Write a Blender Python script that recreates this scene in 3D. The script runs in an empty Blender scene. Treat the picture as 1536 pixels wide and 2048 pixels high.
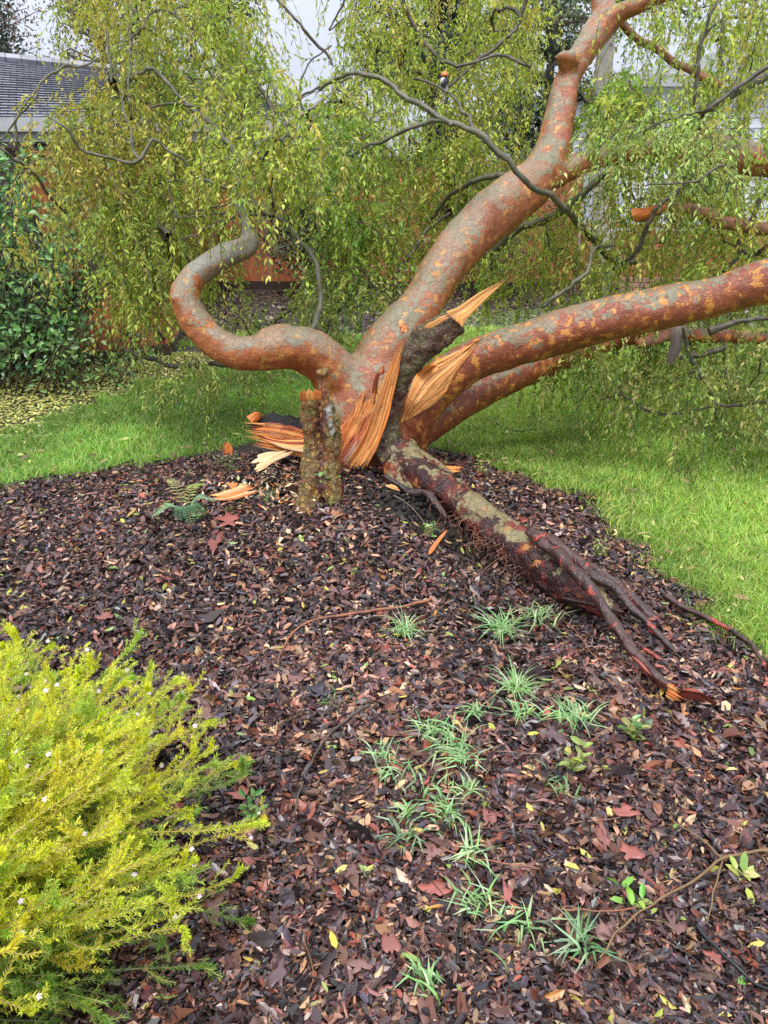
import bpy, math, random
import numpy as np
from mathutils import Vector
from mathutils.bvhtree import BVHTree
R = np.random.default_rng(7)
random.seed(7)
rad = math.radians
SC = bpy.context.scene
COL = SC.collection

# ------------------------------------------------------------------ camera, sky, sun
CAMH, PITCH, FPX = 1.6, rad(22.9), 1538.0
cam = bpy.data.cameras.new('camera'); cam.sensor_fit = 'VERTICAL'; cam.sensor_height = 24
cam.lens = 24 * FPX / 2048; cam.clip_start = 0.02; cam.clip_end = 400
co = bpy.data.objects.new('camera', cam); COL.objects.link(co)
co.location = (0, 0, CAMH); co.rotation_euler = (math.pi / 2 - PITCH, 0, 0)
SC.camera = co
W = bpy.data.worlds.new('World'); SC.world = W; W.use_nodes = True
wn, wl = W.node_tree.nodes, W.node_tree.links
wn.clear()
wo = wn.new('ShaderNodeOutputWorld'); bg = wn.new('ShaderNodeBackground'); bg.inputs[1].default_value = 0.1
sky = wn.new('ShaderNodeTexSky'); sky.sky_type = 'NISHITA'; sky.sun_disc = False
SUN_EL, SUN_AZ = rad(62), rad(200)
sky.sun_elevation = SUN_EL; sky.sun_rotation = SUN_AZ
tc = wn.new('ShaderNodeTexCoord'); sx = wn.new('ShaderNodeSeparateXYZ'); wl.new(tc.outputs['Generated'], sx.inputs[0])
mr = wn.new('ShaderNodeMapRange'); mr.inputs[1].default_value = 0; mr.inputs[2].default_value = 1
mr.inputs[3].default_value = 3.9; mr.inputs[4].default_value = 15.0; wl.new(sx.outputs[2], mr.inputs[0])
nz = wn.new('ShaderNodeTexNoise'); nz.inputs['Scale'].default_value = 2.2; nz.inputs['Detail'].default_value = 5
wl.new(tc.outputs['Generated'], nz.inputs['Vector'])
nr = wn.new('ShaderNodeMapRange'); nr.inputs[3].default_value = 0.8; nr.inputs[4].default_value = 1.2; wl.new(nz.outputs[0], nr.inputs[0])
mm = wn.new('ShaderNodeMath'); mm.operation = 'MULTIPLY'; wl.new(mr.outputs[0], mm.inputs[0]); wl.new(nr.outputs[0], mm.inputs[1])
vm = wn.new('ShaderNodeVectorMath'); vm.operation = 'SCALE'; vm.inputs[0].default_value = (0.92, 0.97, 1.12); wl.new(mm.outputs[0], vm.inputs['Scale'])
mx = wn.new('ShaderNodeMixRGB'); mx.inputs[0].default_value = 0.88
wl.new(sky.outputs[0], mx.inputs[1]); wl.new(vm.outputs[0], mx.inputs[2])
wl.new(mx.outputs[0], bg.inputs[0]); wl.new(bg.outputs[0], wo.inputs[0])
sl = bpy.data.lights.new('sun', 'SUN'); sl.energy = 1.5; sl.angle = rad(18); sl.color = (1, 0.97, 0.92)
so = bpy.data.objects.new('sun', sl); COL.objects.link(so); so.rotation_euler = (math.pi / 2 - SUN_EL, 0, math.pi - SUN_AZ)
so.location = (0, -3, 12)
SC.view_settings.view_transform = 'Standard'; SC.view_settings.look = 'None'
SC.view_settings.exposure = 0.78; SC.view_settings.gamma = 1
SC.render.engine = 'CYCLES'
SC.cycles.max_bounces = 5; SC.cycles.diffuse_bounces = 3; SC.cycles.glossy_bounces = 2
SC.cycles.transmission_bounces = 3; SC.cycles.use_adaptive_sampling = True; SC.cycles.use_denoising = False

# ------------------------------------------------------------------ helpers
def ray(px, py):
    xc, yc = (px - 768) / FPX, (1024 - py) / FPX
    return np.array([xc, math.cos(PITCH) + yc * math.sin(PITCH), -math.sin(PITCH) + yc * math.cos(PITCH)])
def at(px, py, Y):
    d = ray(px, py); return np.array([0, 0, CAMH]) + d * (Y / d[1])
def rpx(px, py, Y, r): return r * (Y / ray(px, py)[1]) / FPX
def hsh(i, j, k, s):
    n = (i * 374761393 + j * 668265263 + k * 2147483647 + s * 1274126177) & 0xffffffff
    n = ((n ^ (n >> 13)) * 1274126177) & 0xffffffff
    return ((n ^ (n >> 16)) & 0xffff) / 65535.0
def vn(p, s=0):                    # value noise, p (...,3)
    p = np.asarray(p, float); i = np.floor(p).astype(np.int64); f = p - i; f = f * f * (3 - 2 * f); r = 0
    for a in (0, 1):
        for b in (0, 1):
            for c in (0, 1):
                w = (f[..., 0] if a else 1 - f[..., 0]) * (f[..., 1] if b else 1 - f[..., 1]) * (f[..., 2] if c else 1 - f[..., 2])
                r = r + w * hsh(i[..., 0] + a, i[..., 1] + b, i[..., 2] + c, s)
    return r
def v2(x, y, sc, s=0): return vn(np.stack([np.asarray(x) * sc, np.asarray(y) * sc, np.zeros_like(np.asarray(x, float))], -1), s)
def hgt(x, y):
    x = np.asarray(x, float); y = np.asarray(y, float)
    h = .20 * np.exp(-((x + .15) / 1.25) ** 2 - ((y - 3.72) / .95) ** 2)
    h += .035 * (v2(x, y, 1.7, 1) - .5) * np.clip((5 - y), 0, 1)
    h += .018 * (v2(x, y, 6, 2) - .5) * np.clip((4.6 - y), 0, 1)
    u = (x - .40 - (y - 3.2) * -1.0) / 1.414; w = ((x - .40) - (y - 3.2)) / 1.414
    h -= .13 * np.exp(-(u / .15) ** 2 - (w / .36) ** 2)
    u = (x - .80 + (y - 2.62)) / 1.414; w = ((x - .80) - (y - 2.62)) / 1.414
    h -= .09 * np.exp(-(u / .10) ** 2 - (w / .28) ** 2)
    h += .05 * np.exp(-((x - .12) / .17) ** 2 - ((y - 3.48) / .12) ** 2)
    h += .07 * np.exp(-((x + .62) / .18) ** 2 - ((y - 3.85) / .2) ** 2)
    h += .04 * (v2(x, y, .25, 5) - .5) * np.clip((y - 6) / 4, 0, 1)
    return h
def G(px, py, dz=0.0):
    d = ray(px, py); z = 0.0
    for _ in range(40):
        t = (CAMH - z) / -d[2] if d[2] < -1e-4 else 60
        p = d * t; z = .5 * z + .5 * float(hgt(p[0], p[1]))
    return np.array([p[0], p[1], float(hgt(p[0], p[1])) + dz])
def inpoly(x, y, P):
    r = np.zeros(np.shape(x), bool); n = len(P)
    for i in range(n):
        x1, y1 = P[i][:2]; x2, y2 = P[(i + 1) % n][:2]
        if y1 == y2: continue
        c = ((y1 > y) != (y2 > y)) & (x < (x2 - x1) * (y - y1) / (y2 - y1) + x1)
        r ^= c
    return r
def nrm(a): return a / (np.linalg.norm(a, axis=-1, keepdims=True) + 1e-9)

def thing(name, label, cat, loc, group=None):
    o = bpy.data.objects.new(name, None); COL.objects.link(o); o.location = [float(v) for v in loc]
    o.empty_display_size = .05
    o['label'] = label; o['category'] = cat
    if group: o['group'] = group
    return o
def mesh_from(name, V, F, cols=None, smooth=False, uv=None):
    V = np.asarray(V, np.float32)
    if not isinstance(F, (list, tuple)): F = [F]
    F = [np.asarray(f, np.int32) for f in F if len(f)]
    me = bpy.data.meshes.new(name)
    nf = sum(len(f) for f in F); nl = sum(f.size for f in F)
    me.vertices.add(len(V)); me.vertices.foreach_set('co', V.ravel())
    me.loops.add(nl); me.polygons.add(nf)
    li = np.concatenate([f.ravel() for f in F]); tot = np.concatenate([np.full(len(f), f.shape[1], np.int32) for f in F])
    st = np.concatenate([[0], np.cumsum(tot)[:-1]]).astype(np.int32)
    me.loops.foreach_set('vertex_index', li)
    me.polygons.foreach_set('loop_start', st)
    try: me.polygons.foreach_set('loop_total', tot)
    except Exception: pass
    me.polygons.foreach_set('use_smooth', np.full(nf, smooth, bool))
    me.update(calc_edges=True); me.validate(clean_customdata=False)
    if cols is not None:
        c = np.ones((len(V), 4), np.float32); c[:, :3] = cols
        a = me.color_attributes.new('Col', 'FLOAT_COLOR', 'POINT'); a.data.foreach_set('color', c.ravel())
    if uv is not None:
        a = me.attributes.new('Fib', 'FLOAT_VECTOR', 'POINT'); u = np.zeros((len(V), 3), np.float32); u[:, :uv.shape[1]] = uv
        a.data.foreach_set('vector', u.ravel())
    return me
def part(name, V, F, mat, parent=None, cols=None, smooth=False, uv=None, label=None):
    V = np.asarray(V, float)
    if parent is not None:
        b = np.zeros(3); q = parent
        while q is not None: b = b + np.array(q.location); q = q.parent
        V = V - b
    me = mesh_from(name, V, F, cols, smooth, uv); me.materials.append(mat)
    o = bpy.data.objects.new(name, me); COL.objects.link(o)
    if parent is not None: o.parent = parent
    if label: o['label'] = label
    return o
def solo(name, V, F, mat, label=None, cat=None, group=None, kind=None, org=None, **k):   # one-mesh thing, origin at its base
    V = np.asarray(V, float)
    if org is None: org = np.array([V[:, 0].mean(), V[:, 1].mean(), V[:, 2].min()])
    if kind == 'structure': org = np.zeros(3)
    me = mesh_from(name, V - org, F, k.get('cols'), k.get('smooth', False), k.get('uv')); me.materials.append(mat)
    o = bpy.data.objects.new(name, me); COL.objects.link(o); o.location = [float(v) for v in org]
    if label: o['label'] = label
    if cat: o['category'] = cat
    if group: o['group'] = group
    if kind: o['kind'] = kind
    return o
class MB:                                  # collects pieces of one mesh
    def __init__(s): s.V = []; s.T = []; s.Q = []; s.C = []; s.U = []; s.n = 0
    def add(s, V, F, c=None, u=None):
        V = np.asarray(V, float)
        if not isinstance(F, (list, tuple)): F = [F]
        for f in F:
            f = np.asarray(f, np.int64)
            if len(f): (s.T if f.shape[1] == 3 else s.Q).append(f + s.n)
        s.V.append(V); s.n += len(V)
        if c is not None:
            c = np.asarray(c, float); s.C.append(np.broadcast_to(c, (len(V), 3)))
        if u is not None: s.U.append(u)
    def get(s):
        return np.concatenate(s.V), [np.concatenate(q) for q in (s.T, s.Q) if q]
    def build(s, name, mat, parent=None, smooth=False, label=None):
        V, F = s.get()
        return part(name, V, F, mat, parent, np.concatenate(s.C) if s.C else None, smooth, np.concatenate(s.U) if s.U else None, label)
    def solo(s, name, mat, **k):
        V, F = s.get()
        if s.C: k['cols'] = np.concatenate(s.C)
        if s.U: k['uv'] = np.concatenate(s.U)
        return solo(name, V, F, mat, **k)
def box(a, b, R3=None, org=(0, 0, 0)):
    a = np.asarray(a, float); b = np.asarray(b, float)
    V = np.array([[x, y, z] for z in (a[2], b[2]) for y in (a[1], b[1]) for x in (a[0], b[0])])
    if R3 is not None: V = V @ np.asarray(R3).T
    F = np.array([[0, 2, 3, 1], [4, 5, 7, 6], [0, 1, 5, 4], [2, 6, 7, 3], [0, 4, 6, 2], [1, 3, 7, 5]])
    return V + np.asarray(org), F
def rotz(a): c, s = math.cos(a), math.sin(a); return np.array([[c, -s, 0], [s, c, 0], [0, 0, 1]])
def spline(P, n):                           # Catmull-Rom through rows of P
    P = np.asarray(P, float); m = len(P); out = []
    if m == 2: return np.array([P[0] + (P[1] - P[0]) * t for t in np.linspace(0, 1, n)])
    ts = np.linspace(0, m - 1, n)
    for t in ts:
        i = min(int(t), m - 2); f = t - i
        p1, p2 = P[i], P[i + 1]; p0 = P[i - 1] if i > 0 else 2 * p1 - p2; p3 = P[i + 2] if i + 2 < m else 2 * p2 - p1
        out.append(.5 * (2 * p1 + (p2 - p0) * f + (2 * p0 - 5 * p1 + 4 * p2 - p3) * f * f + (3 * p1 - p0 - 3 * p2 + p3) * f ** 3))
    return np.array(out)
def tube(P, r, seg=8, cap=True, flat=None, rough=0, seed=0):
    P = np.asarray(P, float); n = len(P); r = np.broadcast_to(np.asarray(r, float), (n,))
    T = nrm(np.gradient(P, axis=0)); up = np.array([0, 0, 1.]) if abs(T[0][2]) < .9 else np.array([0, 1., 0])
    N = np.cross(T[0], up); N /= np.linalg.norm(N); V = []; U = []
    a = np.arange(seg) / seg * 2 * math.pi; L = 0
    for i in range(n):
        N = N - T[i] * np.dot(N, T[i]); N /= np.linalg.norm(N) + 1e-9; B = np.cross(T[i], N)
        if i: L += np.linalg.norm(P[i] - P[i - 1])
        off = np.cos(a)[:, None] * N + np.sin(a)[:, None] * B
        if flat is not None: off = off - flat[1] * np.asarray(flat[0]) * (off @ np.asarray(flat[0]))[:, None]
        rr = r[i] * np.ones(seg)
        if rough: rr = rr * (1 + rough * 2 * (vn(np.stack([np.cos(a) * 1.5 + seed, np.sin(a) * 1.5, np.full(seg, L / max(r.max(), .01) * .6)], -1), seed) - .5))
        V.append(P[i] + off * rr[:, None]); U.append(np.stack([a / 6.283 * .1 + seed, np.full(seg, L), np.zeros(seg)], -1))
    V = np.concatenate(V); U = np.concatenate(U); F = []
    i = np.arange(n - 1)[:, None] * seg; j = np.arange(seg)[None]; k = (j + 1) % seg
    Q = np.stack([i + j, i + k, i + seg + k, i + seg + j], -1).reshape(-1, 4)
    T3 = np.zeros((0, 3), int)
    if cap:
        V = np.concatenate([V, [P[0]], [P[-1]]]); U = np.concatenate([U, U[:1], U[-1:]])
        j = np.arange(seg); k = (j + 1) % seg; b = (n - 1) * seg
        T3 = np.concatenate([np.stack([k, j, np.full(seg, n * seg)], -1), np.stack([b + j, b + k, np.full(seg, n * seg + 1)], -1)])
    return V, [T3, Q], U
def path(L, n=None, k=8):                   # list of (px,py,Y,rpx) -> points, radii
    A = np.array([list(at(a, b, Y)) + [rpx(a, b, Y, r)] for a, b, Y, r in L])
    S = spline(A, n or (len(L) - 1) * k + 1)
    return S[:, :3], np.maximum(S[:, 3], .0008)

# ------------------------------------------------------------------ materials
def M(name):
    m = bpy.data.materials.new(name); m.use_nodes = True; nt = m.node_tree
    return m, nt, nt.nodes['Principled BSDF']
class N:
    def __init__(s, nt): s.t = nt; s.n = nt.nodes; s.l = nt.links
    def _set(s, sock, v):
        if isinstance(v, bpy.types.NodeSocket): s.l.new(v, sock)
        elif v is not None:
            if isinstance(v, (tuple, list)) and len(v) == 3 and sock.type == 'RGBA': v = (*v, 1)
            sock.default_value = v
    def new(s, t, **k):
        x = s.n.new(t)
        for a, b in k.items(): setattr(x, a, b)
        return x
    def co(s, w='Object'): return s.new('ShaderNodeTexCoord').outputs[w]
    def attr(s, n): return s.new('ShaderNodeAttribute', attribute_name=n)
    def noise(s, v, sc, det=4, rough=.6, out=0, dist=0):
        x = s.new('ShaderNodeTexNoise'); s._set(x.inputs['Vector'], v); x.inputs['Scale'].default_value = sc
        x.inputs['Detail'].default_value = det; x.inputs['Roughness'].default_value = rough; x.inputs['Distortion'].default_value = dist
        return x.outputs[out]
    def vor(s, v, sc, feat='F1', rnd=1):
        x = s.new('ShaderNodeTexVoronoi', feature=feat); s._set(x.inputs['Vector'], v); x.inputs['Scale'].default_value = sc
        x.inputs['Randomness'].default_value = rnd; return x
    def mix(s, f, a, b, mode='MIX'):
        x = s.new('ShaderNodeMixRGB', blend_type=mode); s._set(x.inputs[0], f); s._set(x.inputs[1], a); s._set(x.inputs[2], b); return x.outputs[0]
    def math(s, op, a, b=None, c=None, clamp=False):
        x = s.new('ShaderNodeMath', operation=op, use_clamp=clamp)
        s._set(x.inputs[0], a); s._set(x.inputs[1], b); s._set(x.inputs[2], c); return x.outputs[0]
    def step(s, v, a, b, lo=0, hi=1):
        x = s.new('ShaderNodeMapRange', interpolation_type='SMOOTHSTEP'); s._set(x.inputs[0], v)
        for i, q in zip((1, 2, 3, 4), (a, b, lo, hi)): s._set(x.inputs[i], q)
        return x.outputs[0]
    def ramp(s, v, st):
        x = s.new('ShaderNodeValToRGB'); e = x.color_ramp.elements
        while len(e) < len(st): e.new(.5)
        for q, (p, c) in zip(e, st): q.position = p; q.color = (*c, 1)
        s._set(x.inputs[0], v); return x.outputs[0]
    def scale(s, v, sc):
        x = s.new('ShaderNodeVectorMath', operation='MULTIPLY'); s._set(x.inputs[0], v); x.inputs[1].default_value = sc; return x.outputs[0]
    def add(s, a, b):
        x = s.new('ShaderNodeVectorMath', operation='ADD'); s._set(x.inputs[0], a); s._set(x.inputs[1], b); return x.outputs[0]
    def bump(s, h, st, d=.01):
        x = s.new('ShaderNodeBump'); x.inputs['Strength'].default_value = st; x.inputs['Distance'].default_value = d; s._set(x.inputs['Height'], h); return x.outputs[0]

def bark_mat(name, up1, up2, lo1, lo2, fleck, bias=0.0, fine=26, rough=.42, bst=.5, moss=None, fl=.64):
    m, nt, b = M(name); n = N(nt); c = n.co(); k_ = fine / 26
    w = n.add(c, n.scale(n.noise(c, 9 * k_, 4, out=1), (.10 / k_,) * 3)); w2 = n.add(w, n.scale(n.noise(c, 45 * k_, 3, out=1), (.02 / k_,) * 3))
    ed = n.vor(w2, 20 * k_, 'DISTANCE_TO_EDGE'); cell = n.new('ShaderNodeSeparateColor'); nt.links.new(n.vor(w2, 20 * k_).outputs['Color'], cell.inputs[0])
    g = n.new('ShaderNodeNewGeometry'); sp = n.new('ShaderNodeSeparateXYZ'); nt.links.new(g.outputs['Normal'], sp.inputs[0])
    big = n.noise(c, 2.6, 3); na = n.noise(w2, 9 * k_, 5, .62); nb = n.noise(w2, 15 * k_, 4, .55); fin = n.noise(c, 130, 4, .7); md = n.noise(w, 5.5, 4)
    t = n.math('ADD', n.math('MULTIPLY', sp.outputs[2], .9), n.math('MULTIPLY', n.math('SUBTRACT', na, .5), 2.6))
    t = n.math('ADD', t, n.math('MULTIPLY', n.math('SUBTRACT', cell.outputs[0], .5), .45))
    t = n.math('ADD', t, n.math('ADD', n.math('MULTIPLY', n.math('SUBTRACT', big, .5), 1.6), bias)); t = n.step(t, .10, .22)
    up = n.mix(n.step(md, .38, .62), up1, up2); up = n.mix(n.math('MULTIPLY', cell.outputs[1], .35), up, tuple(v * 1.35 for v in up1))
    lo = n.mix(n.step(n.math('ADD', nb, n.math('MULTIPLY', n.math('SUBTRACT', big, .5), .5)), .44, .62), lo1, lo2)
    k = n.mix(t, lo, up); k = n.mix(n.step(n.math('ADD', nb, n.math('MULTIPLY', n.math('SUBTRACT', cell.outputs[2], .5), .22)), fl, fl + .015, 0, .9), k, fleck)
    if moss: k = n.mix(n.step(n.noise(c, 8, 5, .7), .50, .62, 0, .8), k, moss)
    crk = n.math('MULTIPLY', n.step(ed.outputs['Distance'], 0, .045, 1, 0), n.step(n.noise(c, 16, 2), .4, .6, .04, .5))
    k = n.mix(crk, k, (.05, .025, .018)); k = n.mix(n.step(fin, .35, .7, .38, 0), k, (.035, .022, .016))
    nt.links.new(k, b.inputs['Base Color']); b.inputs['Roughness'].default_value = rough
    h = n.math('ADD', n.math('MULTIPLY', n.step(ed.outputs['Distance'], 0, .1), .5), n.math('MULTIPLY', t, .5)); h = n.math('ADD', h, n.math('ADD', n.math('MULTIPLY', fin, .6), na))
    nt.links.new(n.bump(h, bst, .012), b.inputs['Normal']); return m
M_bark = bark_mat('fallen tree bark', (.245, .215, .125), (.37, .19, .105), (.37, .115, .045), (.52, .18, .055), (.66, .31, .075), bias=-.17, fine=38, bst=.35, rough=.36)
M_limb = bark_mat('fallen limb bark', (.23, .205, .12), (.30, .17, .09), (.31, .075, .030), (.47, .135, .04), (.74, .30, .05), bias=-.26, fine=38, fl=.60, bst=.4, rough=.36)
M_left = bark_mat('curved limb bark', (.26, .225, .14), (.37, .20, .11), (.42, .12, .035), (.56, .19, .045), (.60, .31, .08), bias=-.10, fine=38, bst=.4, rough=.36)
M_upper = bark_mat('grey limb bark', (.27, .25, .19), (.32, .27, .20), (.28, .20, .13), (.33, .20, .11), (.40, .26, .12), bias=.25, fine=38, bst=.4, rough=.42, fl=.70)
M_stump = bark_mat('stump bark', (.25, .17, .06), (.24, .125, .055), (.40, .135, .045), (.30, .155, .05), (.64, .40, .08), bias=.0, fine=50, bst=1.1, moss=(.225, .235, .05), fl=.60)
M_slab = bark_mat('slab bark', (.17, .145, .085), (.17, .10, .06), (.15, .06, .035), (.20, .105, .055), (.42, .28, .07), bias=.22, fine=48, bst=1, fl=.70, moss=(.19, .185, .06))
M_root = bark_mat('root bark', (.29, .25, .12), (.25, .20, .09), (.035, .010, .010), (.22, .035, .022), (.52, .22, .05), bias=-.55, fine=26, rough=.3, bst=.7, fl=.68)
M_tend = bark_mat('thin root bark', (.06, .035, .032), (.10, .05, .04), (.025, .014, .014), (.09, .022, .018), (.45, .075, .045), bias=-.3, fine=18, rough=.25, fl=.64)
def branch_mat(name, a, b2, rough=.5):
    m, nt, b = M(name); n = N(nt); c = n.co()
    k = n.mix(n.step(n.noise(c, 22, 4), .38, .62), a, b2); k = n.mix(n.step(n.noise(c, 90, 3), .5, .75, 0, .5), k, (.03, .025, .02))
    nt.links.new(k, b.inputs['Base Color']); b.inputs['Roughness'].default_value = rough
    nt.links.new(n.bump(n.noise(c, 110, 3), .4, .004), b.inputs['Normal']); return m
M_green = branch_mat('green branch bark', (.075, .08, .04), (.15, .13, .085))
M_dark = branch_mat('dark twig bark', (.055, .042, .03), (.12, .095, .065))
M_redbr = branch_mat('red branch bark', (.20, .085, .05), (.36, .14, .06))
M_wood, nt, b = M('torn wood'); n = N(nt)
fa = n.attr('Fib').outputs['Vector']; ca = n.attr('Col').outputs['Color']
f1 = n.noise(n.scale(fa, (260, 6, 1)), 1, 4, .6); f2 = n.noise(n.scale(fa, (60, 2.5, 1)), 1, 3, .5)
k = n.mix(n.step(f1, .38, .68), (.78, .66, .58), (1.1, 1.08, 1.05)); k = n.mix(1, ca, k, 'MULTIPLY')
k = n.mix(n.step(f2, .6, .75, 0, .42), k, (.42, .14, .04))
nt.links.new(k, b.inputs['Base Color']); b.inputs['Roughness'].default_value = .55
nt.links.new(n.bump(n.math('ADD', f1, f2), .8, .004), b.inputs['Normal'])
def leaf_mat(name, rough=.4, trans=.3, spec=.5):
    m, nt, b = M(name); n = N(nt); ca = n.attr('Col').outputs['Color']
    nt.links.new(ca, b.inputs['Base Color']); b.inputs['Roughness'].default_value = rough; b.inputs['Specular IOR Level'].default_value = spec
    if trans:
        t = n.new('ShaderNodeBsdfTranslucent'); nt.links.new(n.mix(1, ca, (1.25, 1.25, .6), 'MULTIPLY'), t.inputs[0])
        x = n.new('ShaderNodeMixShader'); x.inputs[0].default_value = trans
        nt.links.new(b.outputs[0], x.inputs[1]); nt.links.new(t.outputs[0], x.inputs[2]); nt.links.new(x.outputs[0], nt.nodes['Material Output'].inputs[0])
    return m
M_leaf = leaf_mat('tree leaf', .5, .35, .3); M_grass = leaf_mat('grass blade', .45, .35); M_needle = leaf_mat('golden needle', .45, .4)
M_ivy = leaf_mat('shrub leaf', .3, .2); M_far = leaf_mat('far foliage', .6, .15)
M_litter = leaf_mat('wet leaf litter', .31, 0, .5); M_petal = leaf_mat('petal', .6, .3)
def solid(name, c, rough=.6, sc=20, amt=.25, bst=.3, bd=.004, metal=0, aniso=(1, 1, 1)):
    m, nt, b = M(name); n = N(nt); o = n.scale(n.co(), aniso); x = n.noise(o, sc, 5, .65)
    k = n.mix(n.step(x, .25, .75), tuple(v * (1 - amt) for v in c), tuple(min(1, v * (1 + amt)) for v in c))
    nt.links.new(k, b.inputs['Base Color']); b.inputs['Roughness'].default_value = rough; b.inputs['Metallic'].default_value = metal
    nt.links.new(n.bump(x, bst, bd), b.inputs['Normal']); return m
M_white = solid('painted siding', (.74, .77, .82), .6, 3, .06, .1)
M_trim = solid('grey trim', (.42, .43, .42), .5, 6, .08)
M_dkwin = solid('window glass', (.02, .025, .03), .12, 3, .2, .02)
M_housewall = solid('stucco wall', (.16, .13, .10), .8, 30, .15)
M_fence = solid('redwood board', (.42, .135, .055), .55, 3.2, .6, .5, .006, aniso=(9, 9, .8))
M_fdark = solid('dark stained board', (.055, .035, .028), .5, 4, .4, .4, .004, aniso=(9, 9, .8))
M_soil = solid('crumbled soil', (.034, .024, .020), .75, 60, .5, 1, .02)
M_char = solid('blackened rotten bark', (.022, .018, .019), .6, 45, .6, 1, .02)
M_flake = leaf_mat('shed bark', .38, 0, .5)
M_blk = solid('black tube', (.012, .013, .012), .35, 20, .2)

# terrain material: soil everywhere, grass thatch where the lawn mask is
M_ground, nt, b = M('ground'); n = N(nt); c = n.co(); a = n.new('ShaderNodeSeparateColor'); nt.links.new(n.attr('Col').outputs['Color'], a.inputs[0])
so1 = n.ramp(n.noise(c, 28, 8, .75), [(.3, (.012, .009, .008)), (.5, (.045, .03, .025)), (.72, (.10, .072, .058))])
so1 = n.mix(n.step(n.vor(c, 60).outputs['Distance'], .1, .5, .5, 0), so1, (.09, .055, .045))
th = n.ramp(n.noise(c, 50, 6, .7), [(.3, (.05, .08, .02)), (.55, (.11, .18, .04)), (.8, (.2, .26, .08))])
k = n.mix(a.outputs[1], so1, th)
sb = n.ramp(n.noise(c, 45, 7, .8), [(.3, (.03, .024, .019)), (.75, (.105, .085, .065))])
k = n.mix(a.outputs[2], k, sb)
nt.links.new(k, b.inputs['Base Color']); b.inputs['Roughness'].default_value = .6
nt.links.new(n.bump(n.math('ADD', n.noise(c, 60, 8, .8), n.vor(c, 45).outputs['Distance']), .9, .02), b.inputs['Normal'])

# ------------------------------------------------------------------ ground
BED = [G(*p) for p in [(-500, 985), (0, 972), (80, 962), (150, 952), (230, 938), (300, 932), (420, 900), (470, 890), (520, 880), (640, 872), (850, 872), (900, 892), (950, 912), (1020, 945), (1080, 968), (1150, 985), (1185, 1010), (1215, 1050), (1235, 1080), (1280, 1120), (1330, 1150), (1380, 1190), (1430, 1212), (1480, 1250), (1536, 1300), (1800, 1450)]] + [np.array([3, .3, 0]), np.array([-3, .3, 0])]
LZ = [G(*p) for p in [(-700, 905), (0, 893), (60, 872), (120, 840), (200, 792), (300, 765), (360, 752), (420, 738), (470, 730)]] + [np.array([-2.0, 8.4, 0]), np.array([-7, 8.2, 0]), np.array([-7, 6, 0])]
def masks(x, y):
    j = .10 * (v2(x, y, 9, 11) - .5) + .16 * (v2(x, y, 3.1, 12) - .5) + .06 * (v2(x, y, 22, 13) - .5)
    bed = inpoly(x + j, y + j, BED); lz = inpoly(x + 2 * j, y - j * 2, LZ) & ~bed
    far = (y > 9.0 + 1.2 * (v2(x, y, .8, 4) - .5) + np.where(x > 0, 2.5, 0))
    return bed, lz, far & ~lz
gx = np.concatenate([[-60, -30, -16, -10], np.arange(-6, 6.001, .035), [9, 14, 30, 60]])
gy = np.concatenate([[-12, -5, -1], np.arange(.3, 6, .035), np.arange(6, 15, .12), [18, 25, 45, 100]])
X, Y = np.meshgrid(gx, gy); Z = hgt(X, Y)
bed, lz, far = masks(X, Y); Z = Z - .012 * bed
mid = (np.abs(X) < 6) & (Y > .3) & (Y < 5) & bed; Z = Z + mid * (.012 * (v2(X, Y, 14, 6) - .5) + .012 * (v2(X, Y, 28, 7) - .5))
V = np.stack([X, Y, Z], -1).reshape(-1, 3); ny, nx = X.shape
i, j = np.meshgrid(np.arange(ny - 1), np.arange(nx - 1), indexing='ij'); q = (i * nx + j).ravel()
F = np.stack([q, q + 1, q + nx + 1, q + nx], -1)
cl = np.zeros((len(V), 3)); lawn = ~(bed | lz | far); cl[:, 1] = lawn.ravel()
tr = np.exp(-(((X - .36) + (Y - 3.3)) / 1.414 / .2) ** 2 - (((X - .36) - (Y - 3.3)) / 1.414 / .42) ** 2) + np.exp(-((X - 0.08) / .2) ** 2 - ((Y - 3.55) / .2) ** 2)
cl[:, 2] = np.clip(tr * 1.3 * (.4 + v2(X, Y, 7, 8)), 0, 1).ravel()
solo('ground', V, F, M_ground, kind='structure', smooth=True, cols=cl)
def put(x, y, dz=0): return np.array([x, y, float(hgt(x, y)) + dz])

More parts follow.
